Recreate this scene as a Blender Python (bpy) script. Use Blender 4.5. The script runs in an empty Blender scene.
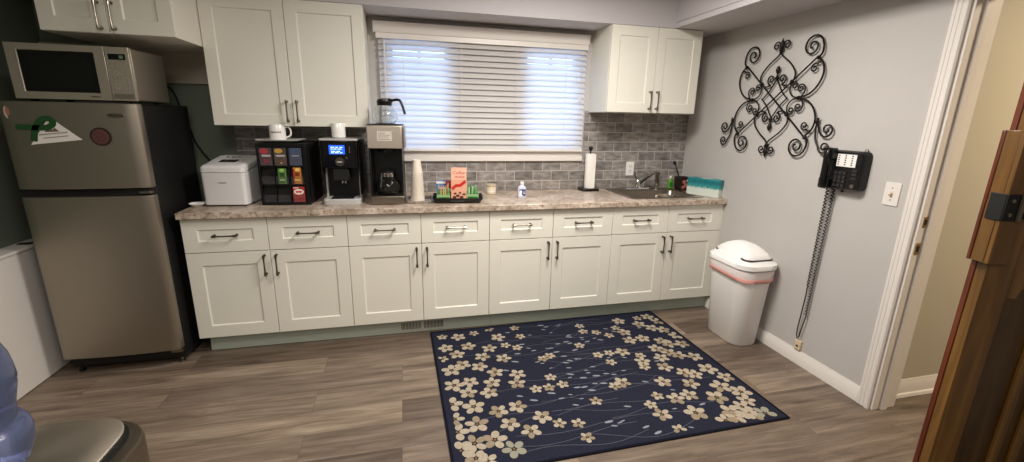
import bpy, bmesh, math, random
from mathutils import Vector, Matrix
random.seed(7)
PI = math.pi
C = bpy.context.scene.collection

# ------------------------------------------------------------------ colour and materials
def lin(c):
    r = []
    for v in c:
        v = v / 255.0
        r.append(v / 12.92 if v <= 0.04045 else ((v + 0.055) / 1.055) ** 2.4)
    return (r[0], r[1], r[2], 1.0)

def mat(name, col, rough=0.5, metal=0.0, trans=0.0, ior=1.45, emit=None, estr=0.0, alpha=1.0, coat=0.0, noise=None, bump=None, spec=None):
    m = bpy.data.materials.new(name); m.use_nodes = True
    nt = m.node_tree; p = nt.nodes['Principled BSDF']
    p.inputs['Base Color'].default_value = lin(col)
    p.inputs['Roughness'].default_value = rough
    p.inputs['Metallic'].default_value = metal
    p.inputs['Transmission Weight'].default_value = trans
    p.inputs['IOR'].default_value = ior
    p.inputs['Alpha'].default_value = alpha
    p.inputs['Coat Weight'].default_value = coat
    if spec is not None: p.inputs['Specular IOR Level'].default_value = spec
    if emit:
        p.inputs['Emission Color'].default_value = lin(emit); p.inputs['Emission Strength'].default_value = estr
    if noise:   # (scale xyz, amount)
        sc, amt = noise
        tc = nt.nodes.new('ShaderNodeTexCoord'); mp = nt.nodes.new('ShaderNodeMapping')
        mp.inputs['Scale'].default_value = sc
        nz = nt.nodes.new('ShaderNodeTexNoise'); nz.inputs['Scale'].default_value = 1.0; nz.inputs['Detail'].default_value = 5
        nt.links.new(tc.outputs['Object'], mp.inputs['Vector']); nt.links.new(mp.outputs['Vector'], nz.inputs['Vector'])
        cr = nt.nodes.new('ShaderNodeValToRGB')
        b = lin(col)
        cr.color_ramp.elements[0].position = 0.3; cr.color_ramp.elements[1].position = 0.7
        cr.color_ramp.elements[0].color = tuple(max(0, v * (1 - amt)) for v in b[:3]) + (1,)
        cr.color_ramp.elements[1].color = tuple(min(1, v * (1 + amt)) for v in b[:3]) + (1,)
        nt.links.new(nz.outputs['Fac'], cr.inputs['Fac']); nt.links.new(cr.outputs['Color'], p.inputs['Base Color'])
        if bump:
            bp = nt.nodes.new('ShaderNodeBump'); bp.inputs['Strength'].default_value = bump; bp.inputs['Distance'].default_value = 0.002
            nt.links.new(nz.outputs['Fac'], bp.inputs['Height']); nt.links.new(bp.outputs['Normal'], p.inputs['Normal'])
    return m

def ramp(nt, stops):
    cr = nt.nodes.new('ShaderNodeValToRGB'); e = cr.color_ramp.elements
    while len(e) < len(stops): e.new(0.5)
    for i, (pos, c) in enumerate(stops):
        e[i].position = pos; e[i].color = lin(c)
    return cr

def mix(nt, fac, a, b, kind='MIX'):
    n = nt.nodes.new('ShaderNodeMix'); n.data_type = 'RGBA'; n.blend_type = kind
    for key, v in ((0, fac), (6, a), (7, b)):
        if hasattr(v, 'type') and hasattr(v, 'links'): nt.links.new(v, n.inputs[key])
        else: n.inputs[key].default_value = v
    return n.outputs[2]

def floor_mat():
    m = bpy.data.materials.new('vinyl_plank'); m.use_nodes = True; nt = m.node_tree; p = nt.nodes['Principled BSDF']
    tc = nt.nodes.new('ShaderNodeTexCoord')
    br = nt.nodes.new('ShaderNodeTexBrick')
    br.inputs['Scale'].default_value = 1; br.inputs['Brick Width'].default_value = 1.22; br.inputs['Row Height'].default_value = 0.18
    br.inputs['Mortar Size'].default_value = 0.0014; br.offset = 0.37; br.inputs['Mortar Smooth'].default_value = 0.2
    br.inputs['Color1'].default_value = (0, 0, 0, 1); br.inputs['Color2'].default_value = (1, 1, 1, 1); br.inputs['Mortar'].default_value = (0.5, 0.5, 0.5, 1)
    nt.links.new(tc.outputs['Object'], br.inputs['Vector'])
    # grain, offset per plank
    cmb = nt.nodes.new('ShaderNodeVectorMath'); cmb.operation = 'SCALE'; cmb.inputs['Scale'].default_value = 13.0
    nt.links.new(br.outputs['Color'], cmb.inputs[0])
    add = nt.nodes.new('ShaderNodeVectorMath'); add.operation = 'ADD'
    nt.links.new(tc.outputs['Object'], add.inputs[0]); nt.links.new(cmb.outputs[0], add.inputs[1])
    mp = nt.nodes.new('ShaderNodeMapping'); mp.inputs['Scale'].default_value = (1.3, 14, 1)
    nt.links.new(add.outputs[0], mp.inputs['Vector'])
    n1 = nt.nodes.new('ShaderNodeTexNoise'); n1.inputs['Scale'].default_value = 1.6; n1.inputs['Detail'].default_value = 8; n1.inputs['Roughness'].default_value = 0.62; n1.inputs['Distortion'].default_value = 0.6
    nt.links.new(mp.outputs[0], n1.inputs['Vector'])
    mp2 = nt.nodes.new('ShaderNodeMapping'); mp2.inputs['Scale'].default_value = (5, 90, 1)
    nt.links.new(add.outputs[0], mp2.inputs['Vector'])
    n2 = nt.nodes.new('ShaderNodeTexNoise'); n2.inputs['Scale'].default_value = 1.5; n2.inputs['Detail'].default_value = 4
    nt.links.new(mp2.outputs[0], n2.inputs['Vector'])
    base = ramp(nt, [(0.28, (96, 83, 71)), (0.5, (138, 124, 110)), (0.72, (170, 157, 141))])
    nt.links.new(n1.outputs['Fac'], base.inputs['Fac'])
    tone = ramp(nt, [(0.0, (175, 168, 165)), (0.5, (222, 216, 212)), (1.0, (255, 250, 244))])
    nt.links.new(br.outputs['Color'], tone.inputs['Fac'])
    c1 = mix(nt, 1.0, base.outputs[0], tone.outputs[0], 'MULTIPLY')
    fine = ramp(nt, [(0.3, (215, 212, 210)), (0.7, (255, 255, 255))]); nt.links.new(n2.outputs['Fac'], fine.inputs['Fac'])
    c2 = mix(nt, 0.7, c1, fine.outputs[0], 'MULTIPLY')
    c3 = mix(nt, br.outputs['Fac'], c2, lin((88, 76, 68)))
    nt.links.new(c3, p.inputs['Base Color'])
    p.inputs['Roughness'].default_value = 0.42
    bp = nt.nodes.new('ShaderNodeBump'); bp.inputs['Strength'].default_value = 0.15; bp.inputs['Distance'].default_value = 0.002
    nt.links.new(n2.outputs['Fac'], bp.inputs['Height']); nt.links.new(bp.outputs[0], p.inputs['Normal'])
    return m

def tile_mat():
    m = bpy.data.materials.new('grey_subway_tile'); m.use_nodes = True; nt = m.node_tree; p = nt.nodes['Principled BSDF']
    tc = nt.nodes.new('ShaderNodeTexCoord'); sp = nt.nodes.new('ShaderNodeSeparateXYZ'); cb = nt.nodes.new('ShaderNodeCombineXYZ')
    nt.links.new(tc.outputs['Object'], sp.inputs[0]); nt.links.new(sp.outputs['X'], cb.inputs['X']); nt.links.new(sp.outputs['Z'], cb.inputs['Y'])
    mp = nt.nodes.new('ShaderNodeMapping'); mp.inputs['Location'].default_value = (0.03, -0.914 + 0.002, 0); nt.links.new(cb.outputs[0], mp.inputs['Vector'])
    br = nt.nodes.new('ShaderNodeTexBrick'); br.offset = 0.5
    br.inputs['Scale'].default_value = 1; br.inputs['Brick Width'].default_value = 0.155; br.inputs['Row Height'].default_value = 0.0785
    br.inputs['Mortar Size'].default_value = 0.0022; br.inputs['Mortar Smooth'].default_value = 0.1
    br.inputs['Color1'].default_value = (0, 0, 0, 1); br.inputs['Color2'].default_value = (1, 1, 1, 1); br.inputs['Mortar'].default_value = (0.5, 0.5, 0.5, 1)
    nt.links.new(mp.outputs[0], br.inputs['Vector'])
    tone = ramp(nt, [(0, (142, 137, 134)), (0.5, (162, 156, 152)), (1, (182, 175, 170))]); nt.links.new(br.outputs['Color'], tone.inputs['Fac'])
    mp2 = nt.nodes.new('ShaderNodeMapping'); mp2.inputs['Scale'].default_value = (14, 34, 1); nt.links.new(cb.outputs[0], mp2.inputs['Vector'])
    nz = nt.nodes.new('ShaderNodeTexNoise'); nz.inputs['Scale'].default_value = 1; nz.inputs['Detail'].default_value = 5; nt.links.new(mp2.outputs[0], nz.inputs['Vector'])
    r2 = ramp(nt, [(0.3, (170, 168, 166)), (0.7, (255, 255, 255))]); nt.links.new(nz.outputs['Fac'], r2.inputs['Fac'])
    c = mix(nt, 1.0, tone.outputs[0], r2.outputs[0], 'MULTIPLY')
    c = mix(nt, br.outputs['Fac'], c, lin((196, 191, 184)))
    nt.links.new(c, p.inputs['Base Color']); p.inputs['Roughness'].default_value = 0.3
    bp = nt.nodes.new('ShaderNodeBump'); bp.inputs['Strength'].default_value = 0.4; bp.inputs['Distance'].default_value = 0.002; bp.invert = True
    nt.links.new(br.outputs['Fac'], bp.inputs['Height']); nt.links.new(bp.outputs[0], p.inputs['Normal'])
    return m

def counter_mat():
    m = bpy.data.materials.new('speckled_laminate'); m.use_nodes = True; nt = m.node_tree; p = nt.nodes['Principled BSDF']
    tc = nt.nodes.new('ShaderNodeTexCoord')
    n1 = nt.nodes.new('ShaderNodeTexNoise'); n1.inputs['Scale'].default_value = 40; n1.inputs['Detail'].default_value = 8; n1.inputs['Roughness'].default_value = 0.7
    n2 = nt.nodes.new('ShaderNodeTexNoise'); n2.inputs['Scale'].default_value = 7; n2.inputs['Detail'].default_value = 3
    for n in (n1, n2): nt.links.new(tc.outputs['Object'], n.inputs['Vector'])
    a = ramp(nt, [(0.34, (120, 98, 82)), (0.43, (180, 162, 148)), (0.52, (208, 196, 184)), (0.68, (228, 220, 212))]); nt.links.new(n1.outputs['Fac'], a.inputs['Fac'])
    b = ramp(nt, [(0.35, (205, 196, 186)), (0.65, (255, 250, 244))]); nt.links.new(n2.outputs['Fac'], b.inputs['Fac'])
    nt.links.new(mix(nt, 1.0, a.outputs[0], b.outputs[0], 'MULTIPLY'), p.inputs['Base Color'])
    p.inputs['Roughness'].default_value = 0.28
    return m

def steel(name, col, rough, horiz=True):
    m = mat(name, col, rough, 1.0)
    nt = m.node_tree; p = nt.nodes['Principled BSDF']
    tc = nt.nodes.new('ShaderNodeTexCoord'); mp = nt.nodes.new('ShaderNodeMapping')
    mp.inputs['Scale'].default_value = (3, 3, 260) if horiz else (260, 260, 3)
    nz = nt.nodes.new('ShaderNodeTexNoise'); nz.inputs['Scale'].default_value = 1; nz.inputs['Detail'].default_value = 3
    nt.links.new(tc.outputs['Object'], mp.inputs[0]); nt.links.new(mp.outputs[0], nz.inputs['Vector'])
    mr = nt.nodes.new('ShaderNodeMapRange'); mr.inputs['To Min'].default_value = rough * 0.93; mr.inputs['To Max'].default_value = rough * 1.08
    nt.links.new(nz.outputs['Fac'], mr.inputs['Value']); nt.links.new(mr.outputs[0], p.inputs['Roughness'])
    p.inputs['Anisotropic'].default_value = 0.2
    return m

def wood_mat(name, c0, c1, c2, rough=0.35):
    m = bpy.data.materials.new(name); m.use_nodes = True; nt = m.node_tree; p = nt.nodes['Principled BSDF']
    tc = nt.nodes.new('ShaderNodeTexCoord'); mp = nt.nodes.new('ShaderNodeMapping'); mp.inputs['Scale'].default_value = (22, 22, 1.6)
    nz = nt.nodes.new('ShaderNodeTexNoise'); nz.inputs['Scale'].default_value = 1.5; nz.inputs['Detail'].default_value = 7; nz.inputs['Distortion'].default_value = 0.8
    nt.links.new(tc.outputs['Object'], mp.inputs[0]); nt.links.new(mp.outputs[0], nz.inputs['Vector'])
    r = ramp(nt, [(0.3, c0), (0.5, c1), (0.7, c2)]); nt.links.new(nz.outputs['Fac'], r.inputs['Fac'])
    nt.links.new(r.outputs[0], p.inputs['Base Color']); p.inputs['Roughness'].default_value = rough
    return m

def slat_mat():
    m = bpy.data.materials.new('white_blind_slat'); m.use_nodes = True; nt = m.node_tree
    p = nt.nodes['Principled BSDF']; out = nt.nodes['Material Output']
    p.inputs['Base Color'].default_value = lin((230, 226, 224)); p.inputs['Roughness'].default_value = 0.45
    t = nt.nodes.new('ShaderNodeBsdfTranslucent'); t.inputs['Color'].default_value = lin((235, 235, 235))
    mx = nt.nodes.new('ShaderNodeMixShader'); mx.inputs[0].default_value = 0.42
    nt.links.new(p.outputs[0], mx.inputs[1]); nt.links.new(t.outputs[0], mx.inputs[2]); nt.links.new(mx.outputs[0], out.inputs['Surface'])
    return m

M = dict(
    wall=mat('grey_wall_paint', (190, 186, 182), 0.75, noise=((6, 6, 6), 0.015)),
    green=mat('sage_wall_paint', (104, 112, 98), 0.7, noise=((5, 5, 5), 0.03)),
    ceil=mat('ceiling_paint', (215, 210, 205), 0.85),
    soffit=mat('soffit_paint', (196, 192, 194), 0.8),
    trim=mat('white_trim_paint', (228, 222, 216), 0.35),
    hall=mat('hall_wall_paint', (186, 178, 160), 0.55),
    floor=floor_mat(), tile=tile_mat(), counter=counter_mat(),
    cab=mat('cabinet_paint', (228, 225, 213), 0.38),
    kick=mat('toe_kick_paint', (176, 186, 174), 0.5),
    dark=mat('dark_gap', (20, 19, 18), 0.8),
    black=mat('black_plastic', (11, 11, 12), 0.34),
    blackm=mat('black_matte', (14, 14, 14), 0.6),
    gloss=mat('black_gloss', (8, 8, 10), 0.08),
    iron=mat('wrought_iron', (24, 20, 18), 0.45, 0.4),
    nickel=mat('brushed_nickel', (150, 142, 130), 0.28, 1.0),
    pewter=mat('pewter', (118, 108, 98), 0.3, 1.0),
    chrome=mat('chrome', (205, 205, 205), 0.1, 1.0),
    steel=steel('stainless_steel', (162, 154, 142), 0.44),
    steeld=steel('dark_stainless', (140, 130, 118), 0.38),
    steelb=steel('bright_stainless', (214, 204, 190), 0.42),
    sinks=mat('sink_steel', (150, 140, 128), 0.3, 1.0),
    glass=mat('clear_glass', (245, 248, 248), 0.03, trans=1.0, ior=1.3),
    tint=mat('microwave_window', (14, 14, 15), 0.12),
    white=mat('white_plastic', (226, 224, 224), 0.3),
    whitew=mat('white_warm_plastic', (240, 237, 234), 0.4), cupw=mat('cream_paper', (226, 216, 202), 0.6),
    paper=mat('white_paper', (236, 232, 226), 0.8),
    ceramic=mat('white_ceramic', (236, 234, 230), 0.15),
    bag=mat('bin_liner', (236, 226, 224), 0.3, alpha=1.0), pink=mat('pink_drawstring', (214, 156, 148), 0.45),
    slat=slat_mat(), blue=mat('water_jug_blue', (134, 144, 186), 0.12, trans=0.8, ior=1.2),
    screen=mat('blue_screen', (20, 60, 200), 0.3, emit=(40, 100, 255), estr=1.3),
    screent=mat('screen_text', (200, 220, 255), 0.3, emit=(190, 215, 255), estr=1.6),
    beige=mat('beige_plastic', (214, 196, 166), 0.5),
    navy=mat('navy_pile', (34, 36, 50), 0.95, noise=((140, 140, 140), 0.35), bump=0.5, spec=0.1),
    navyb=mat('rug_binding', (18, 19, 30), 0.95, spec=0.1),
    petal=mat('cream_petal', (160, 149, 132), 0.95, noise=((90, 90, 90), 0.16), spec=0.1),
    petal2=mat('tan_petal', (136, 123, 104), 0.95, noise=((90, 90, 90), 0.16), spec=0.1),
    petalg=mat('sage_petal', (136, 134, 120), 0.95, spec=0.1),
    fcent=mat('flower_centre', (120, 88, 48), 0.95, spec=0.1),
    leafb=mat('pale_blue_leaf', (126, 130, 140), 0.95, spec=0.1),
    stem=mat('stem_thread', (92, 94, 104), 0.95, spec=0.1),
    wood=wood_mat('door_wood', (88, 60, 25), (108, 75, 33), (128, 92, 44)),
    woodr=wood_mat('door_edge_wood', (80, 34, 16), (98, 44, 22), (112, 54, 28), 0.35),
    woodd=wood_mat('door_panel_wood', (58, 40, 16), (72, 50, 21), (86, 62, 28)),
    table=wood_mat('table_wood', (60, 44, 34), (80, 60, 46), (96, 74, 58)),
    brass=mat('brass', (186, 150, 88), 0.3, 1.0),
    glassw=mat('window_glass', (250, 252, 255), 0.0, trans=1.0, ior=1.02),
)
def flat(n, c, r=0.5): 
    if n not in M: M[n] = mat(n, c, r)
    return M[n]

# ------------------------------------------------------------------ mesh helpers
class MB:
    def __init__(s): s.bm = bmesh.new(); s.mi = 0
    def _tag(s, faces):
        for f in faces: f.material_index = s.mi
    def face(s, vs):
        f = s.bm.faces.new(vs); f.material_index = s.mi; return f
    def box(s, x0, x1, y0, y1, z0, z1, rot=None, piv=None):
        v = [s.bm.verts.new((x, y, z)) for z in (z0, z1) for y in (y0, y1) for x in (x0, x1)]
        for q in ((0, 2, 3, 1), (4, 5, 7, 6), (0, 1, 5, 4), (2, 6, 7, 3), (0, 4, 6, 2), (1, 3, 7, 5)): s.face([v[i] for i in q])
        if rot is not None:
            p = Vector(piv if piv else ((x0 + x1) / 2, (y0 + y1) / 2, (z0 + z1) / 2))
            for a in v: a.co = rot @ (a.co - p) + p
        return s
    def loft(s, rings, cap=True, closed=True):
        R = [[s.bm.verts.new(p) for p in r] for r in rings]; n = len(R[0])
        for a, b in zip(R, R[1:]):
            for i in range(n if closed else n - 1):
                j = (i + 1) % n; s.face([a[i], a[j], b[j], b[i]])
        if cap: s.face(R[0][::-1]); s.face(R[-1])
        return s
    def lathe(s, prof, c=(0, 0, 0), n=28, axis='z', cap=True):
        rings = []
        for r, z in prof:
            ring = []
            for i in range(n):
                a = 2 * PI * i / n; x, y = r * math.cos(a), r * math.sin(a)
                p = (x, y, z) if axis == 'z' else ((x, -z, y) if axis == 'y' else (z, x, y))
                ring.append((c[0] + p[0], c[1] + p[1], c[2] + p[2]))
            rings.append(ring)
        return s.loft(rings, cap)
    def tube(s, pts, r, n=8, cap=True, closed=False):
        pts = [Vector(p) for p in pts]; rings = []; up = Vector((0.123, 0.31, 0.94)).normalized(); prev = None
        N = len(pts)
        for i, p in enumerate(pts):
            if closed: t = (pts[(i + 1) % N] - pts[i - 1])
            else: t = (pts[min(i + 1, N - 1)] - pts[max(i - 1, 0)])
            if t.length < 1e-9: t = Vector((0, 0, 1))
            t.normalize()
            if prev is None:
                a = up.cross(t)
                if a.length < 1e-3: a = Vector((1, 0, 0)).cross(t)
            else: a = prev - t * prev.dot(t)
            a.normalize(); b = t.cross(a); prev = a
            rr = r[i] if isinstance(r, (list, tuple)) else r
            rings.append([p + a * rr * math.cos(2 * PI * k / n) + b * rr * math.sin(2 * PI * k / n) for k in range(n)])
        if closed: rings.append(rings[0]); 
        return s.loft(rings, cap and not closed)
    def prism(s, poly, y0, y1, plane='xz'):
        def P(u, v, d): return (u, d, v) if plane == 'xz' else ((u, v, d) if plane == 'xy' else (d, u, v))
        a = [s.bm.verts.new(P(u, v, y0)) for u, v in poly]; b = [s.bm.verts.new(P(u, v, y1)) for u, v in poly]; n = len(poly)
        s.face(a[::-1]); s.face(b)
        for i in range(n): j = (i + 1) % n; s.face([a[i], a[j], b[j], b[i]])
        return s
    def rrect(s, x0, x1, z0, z1, r, y0, y1, plane='xz', n=5):
        return s.prism(rr2((x0 + x1) / 2, (z0 + z1) / 2, (x1 - x0) / 2, (z1 - z0) / 2, r, n), y0, y1, plane)
    def text(s, body, size, loc, depth=0.0006, font_w=1.0):
        """Lettering standing upright in the local XZ plane and read from -Y."""
        cu = bpy.data.curves.new('lettering', 'FONT'); cu.body = body; cu.size = size; cu.extrude = depth; cu.align_x = 'CENTER'; cu.align_y = 'CENTER'
        cu.resolution_u = 3
        o = bpy.data.objects.new('lettering', cu); C.objects.link(o)
        dg = bpy.context.evaluated_depsgraph_get(); me = bpy.data.meshes.new_from_object(o.evaluated_get(dg))
        me.transform(Matrix.Translation(loc) @ Matrix.Rotation(PI / 2, 4, 'X') @ Matrix.Diagonal((font_w, 1, 1, 1)))
        n0 = len(s.bm.faces); s.bm.from_mesh(me); s.bm.faces.ensure_lookup_table()
        for f in s.bm.faces[n0:]: f.material_index = s.mi
        bpy.data.objects.remove(o); bpy.data.curves.remove(cu); bpy.data.meshes.remove(me)
        return s
    def m(s, i): s.mi = i; return s
    def xf(s, mt):
        for v in s.bm.verts: v.co = mt @ v.co
        return s
    def build(s, name, mats, parent=None, loc=(0, 0, 0), rotz=0, bevel=0, seg=2, smooth=35, kind=None):
        bmesh.ops.recalc_face_normals(s.bm, faces=s.bm.faces[:])
        me = bpy.data.meshes.new(name); s.bm.to_mesh(me); s.bm.free()
        if not isinstance(mats, (list, tuple)): mats = [mats]
        for k in mats: me.materials.append(M[k] if isinstance(k, str) else k)
        if smooth:
            for p in me.polygons: p.use_smooth = True
            me.set_sharp_from_angle(angle=math.radians(smooth))
        o = bpy.data.objects.new(name, me); C.objects.link(o)
        if parent: o.parent = parent
        o.location = loc; o.rotation_euler = (0, 0, rotz)
        if bevel:
            b = o.modifiers.new('bevel', 'BEVEL'); b.width = bevel; b.segments = seg; b.limit_method = 'ANGLE'; b.angle_limit = math.radians(40)
        if kind: o['kind'] = kind
        return o

def rr2(cx, cy, hx, hy, r, n=5):
    r = min(r, hx, hy); pts = []
    for (sx, sy, a0) in ((1, 1, 0), (-1, 1, PI / 2), (-1, -1, PI), (1, -1, 3 * PI / 2)):
        for i in range(n + 1):
            a = a0 + PI / 2 * i / n; pts.append((cx + sx * (hx - r) + r * math.cos(a), cy + sy * (hy - r) + r * math.sin(a)))
    return pts
def ring(z, hx, hy, r, cx=0, cy=0, n=5): return [(x, y, z) for x, y in rr2(cx, cy, hx, hy, r, n)]

def tag(o, label, cat, group=None, kind=None):
    o['label'] = label; o['category'] = cat
    if group: o['group'] = group
    if kind: o['kind'] = kind
    return o
def thing(name, label, cat, loc=(0, 0, 0), rotz=0, group=None):
    o = bpy.data.objects.new(name, None); C.objects.link(o); o.empty_display_size = 0.05
    o.location = loc; o.rotation_euler = (0, 0, rotz); return tag(o, label, cat, group)
def struct(name, mb, mats, parent=None, bevel=0):
    o = mb.build(name, mats, parent, bevel=bevel)
    if parent is None: o['kind'] = 'structure'
    return o

# ------------------------------------------------------------------ room numbers (metres)
YB = 0.59; XR = 3.67; XR2 = 3.82; XL = -0.83; CEIL = 2.44; YF = -4.3; SOF = 2.141
DY0, DY1, DZ = -1.315, -2.25, 2.05      # doorway in the right wall
W1 = (1.19, 1.64, 1.225, 2.0); W2 = (2.20, 2.66, 1.225, 2.0)

LIGHTS = [(2.2, -0.95, 62), (0.8, -1.8, 22), (1.1, -3.4, 24)]
SKY = 8.5
EXPO = -0.04
M['pocket'] = mat('smoky_pocket', (120, 116, 122), 0.08, alpha=0.10)

# ================================================================== THE ROOM
struct('floor', MB().box(XL - 0.1, 6.2, YF - 0.1, YB + 0.15, -0.05, 0), 'floor')
struct('ceiling', MB().box(XL - 0.1, 6.2, YF - 0.1, YB + 0.15, CEIL, CEIL + 0.06), 'ceil')
wb = MB()
xs = [0.0, W1[0], W1[1], W2[0], W2[1], XR2]
wb.box(xs[0], xs[1], YB, YB + 0.15, 0, CEIL); wb.box(xs[2], xs[3], YB, YB + 0.15, 0, CEIL); wb.box(xs[4], xs[5], YB, YB + 0.15, 0, CEIL)
for w in (W1, W2):
    wb.box(w[0], w[1], YB, YB + 0.15, 0, w[2]); wb.box(w[0], w[1], YB, YB + 0.15, w[3], CEIL)
wb.m(1).box(XL - 0.1, xs[0], YB, YB + 0.15, 0, CEIL)
wb.box(0.0, 0.158, YB - 0.003, YB, 0.915, 2.14)
struct('wall_back', wb, ['wall', 'green'])
struct('wall_left', MB().box(XL - 0.1, XL, YF, YB, 0, CEIL), 'green')
struct('wall_front', MB().box(XL - 0.1, 6.2, YF - 0.1, YF, 0, CEIL), 'wall')
wr = MB()
wr.box(XR, XR2, DY0, YB, 0, CEIL); wr.box(XR, XR2, YF, DY1, 0, CEIL); wr.box(XR, XR2, DY1, DY0, DZ, CEIL)
struct('wall_right', wr, 'wall')
struct('wall_hall', MB().box(XR2, 6.2, -1.25, -1.15, 0, CEIL).box(6.1, 6.2, YF, -1.25, 0, CEIL), 'hall')
struct('wall_backsplash', MB().box(0.16, 1.115, YB - 0.008, YB, 0.915, 1.401).box(1.115, 2.715, YB - 0.008, YB, 0.915, 1.1495)
       .box(2.715, XR, YB - 0.008, YB, 0.915, 1.55), 'tile')
# dropped soffits over the wall cabinets and along the right wall
struct('trim_1', MB().box(0.16, 3.25, 0.252, YB, SOF, CEIL).box(XL, 0.16, -0.066, YB, SOF, CEIL), 'soffit')
bk = MB(); bk.box(3.25, XR, -2.2, YB, SOF + 0.04, CEIL).box(3.243, XR, -2.2, 0.251, SOF, SOF + 0.036).box(3.25, XR, 0.251, YB, SOF, SOF + 0.04)
struct('trim_2', bk, 'soffit', bevel=0.002)
# window sill board and its apron
struct('trim_3', MB().box(1.115, 2.705, 0.558, YB, 1.150, 1.190).box(1.12, 2.70, 0.575, YB, 1.190, 1.2245), 'trim', bevel=0.003)
# cleat board on the wall behind the microwave
struct('trim_4', MB().box(XL, 0.158, YB - 0.022, YB, 1.655, 1.868), flat('beige_board', (176, 168, 152)), bevel=0.002)
# baseboards
def base_prof(h, t): return [(0, 0), (t, 0), (t, h * 0.72), (t * 0.55, h * 0.86), (t * 0.4, h), (0, h)]
struct('baseboard_right', MB().prism([(XR - a, b) for a, b in base_prof(0.088, 0.014)], -1.25, 0.05, 'xz'), 'trim')
hb = MB(); hb.prism([(-1.25 - a, b) for a, b in base_prof(0.10, 0.014)], XR2, 6.1, 'yz'); hb.prism([(-1.25 - a, b) for a, b in ((0, 0), (0.026, 0), (0.022, 0.016), (0.012, 0.022), (0, 0.022))], XR2, 6.1, 'yz')
struct('baseboard_hall', hb, 'trim')
# door casing, fluted, and the jamb with its stop
def casing_prof():   # (distance from wall, along)
    return [(0, 0), (0.012, 0), (0.017, 0.006), (0.017, 0.016), (0.014, 0.019), (0.017, 0.022), (0.017, 0.034), (0.014, 0.037), (0.017, 0.040), (0.020, 0.052), (0.020, 0.060), (0.014, 0.066), (0, 0.066)]
cs = MB()
cs.prism([(XR - d, -1.249 - a) for d, a in casing_prof()], 0, DZ + 0.066, 'xy')
cs.prism([(XR - d, DY1 - 0.066 + a) for d, a in casing_prof()], 0, DZ + 0.066, 'xy')
cs.box(XR - 0.018, XR, DY1 - 0.066, -1.249, DZ, DZ + 0.066)
struct('trim_5', cs, 'trim')
jb = MB(); jb.box(XR - 0.002, XR2 + 0.002, DY0 - 0.012, DY0 + 0.0, 0, DZ).box(XR + 0.045, XR + 0.085, DY0 - 0.024, DY0 - 0.012, 0, DZ)
jb.box(XR - 0.002, XR2 + 0.002, DY1, DY1 + 0.012, 0, DZ).box(XR - 0.002, XR2 + 0.002, DY1, DY0, DZ - 0.012, DZ)
struct('trim_6', jb, 'trim', bevel=0.0015)
for i, w in enumerate((W1, W2)):
    f = MB()
    a, b, c, d = w
    y0, y1 = YB + 0.05, YB + 0.09
    f.box(a, a + 0.04, y0, y1, c, d).box(b - 0.04, b, y0, y1, c, d).box(a + 0.04, b - 0.04, y0, y1, c, c + 0.04).box(a + 0.04, b - 0.04, y0, y1, d - 0.04, d)
    f.box((a + b) / 2 - 0.012, (a + b) / 2 + 0.012, y0, y1, c + 0.04, d - 0.04)
    fr = struct('window_%d' % (i + 1), f, 'trim')
    MB().box(a + 0.04, b - 0.04, y0 + 0.018, y0 + 0.022, c + 0.04, d - 0.04).build('window_pane', 'glassw', fr)

# strike plates on the jamb
def strike(z, h, w, label, x):
    t = thing('strike_plate', label, 'strike plate', (x, DY0 - 0.012, z))
    MB().box(-w / 2, w / 2, -0.002, 0, -h / 2, h / 2).build('plate', 'brass', t, bevel=0.0008)
    MB().box(-w / 4, w / 4, -0.003, -0.0015, -h / 4, h / 4).build('latch_hole', 'dark', t)
strike(1.035, 0.055, 0.024, 'small dark strike plate on the white door jamb, the upper one', 3.70)
strike(0.902, 0.06, 0.028, 'brass strike plate on the white door jamb, the lower one', 3.693)

# white boxed ledge along the left wall
lg = thing('wall_ledge', 'low white boxed ledge along the left wall, beside the refrigerator', 'ledge', (XL, 0, 0))
MB().box(0, 0.105, -1.0, YB - 0.001, 0.004, 0.735).build('side_panel', 'trim', lg, bevel=0.002)
MB().box(0, 0.112, -1.003, YB - 0.001, 0.735, 0.752).build('top_board', 'trim', lg, bevel=0.003)
MB().box(0.03, 0.09, 0.02, 0.05, 0.7525, 0.758).build('dark_sliver', 'blackm', lg)  # small dark strip lying on the ledge top

# ================================================================== KITCHEN UNITS
def shaker(w, h, st, t=0.02, rec=0.007, sth=None):
    """Shaker front, front face at y=-t, lower left at origin."""
    sth = sth or st; mb = MB(); bm = mb.bm
    def q(a, b, y): return [bm.verts.new(p) for p in ((a, y, b), (w - a, y, b), (w - a, y, h - b), (a, y, h - b))]
    bk = q(0, 0, 0); o = q(0, 0, -t); i1 = q(st, sth, -t); i2 = q(st + 0.006, sth + 0.006, -t + rec)
    mb.face(bk)
    for A, B in ((bk, o), (o, i1), (i1, i2)):
        for k in range(4): j = (k + 1) % 4; mb.face([A[k], A[j], B[j], B[k]])
    mb.face(i2); return mb
def handle(parent, x, z, y, vertical, L=0.118, m='pewter'):
    mb = MB(); h = L / 2
    def P(s, d): return (x + (0 if vertical else s), y - d, z + (s if vertical else 0))
    mb.tube([P(-h, 0), P(-h, 0.026)], 0.0048, 8); mb.tube([P(h, 0), P(h, 0.026)], 0.0048, 8)
    mb.tube([P(-h - 0.008, 0.026), P(-h - 0.006, 0.027), P(-h + 0.004, 0.028), P(-h + 0.02, 0.03), P(0, 0.031), P(h - 0.02, 0.03), P(h - 0.004, 0.028), P(h + 0.006, 0.027), P(h + 0.008, 0.026)],
            [0.004, 0.0075, 0.0078, 0.0048, 0.0042, 0.0048, 0.0078, 0.0075, 0.004], 10)
    for s in (-h, h): mb.tube([P(s, 0), P(s, 0.003)], 0.008, 10)
    return mb.build('handle', m, parent)
W = 0.4565; G = 0.0016; T = 0.02
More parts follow.
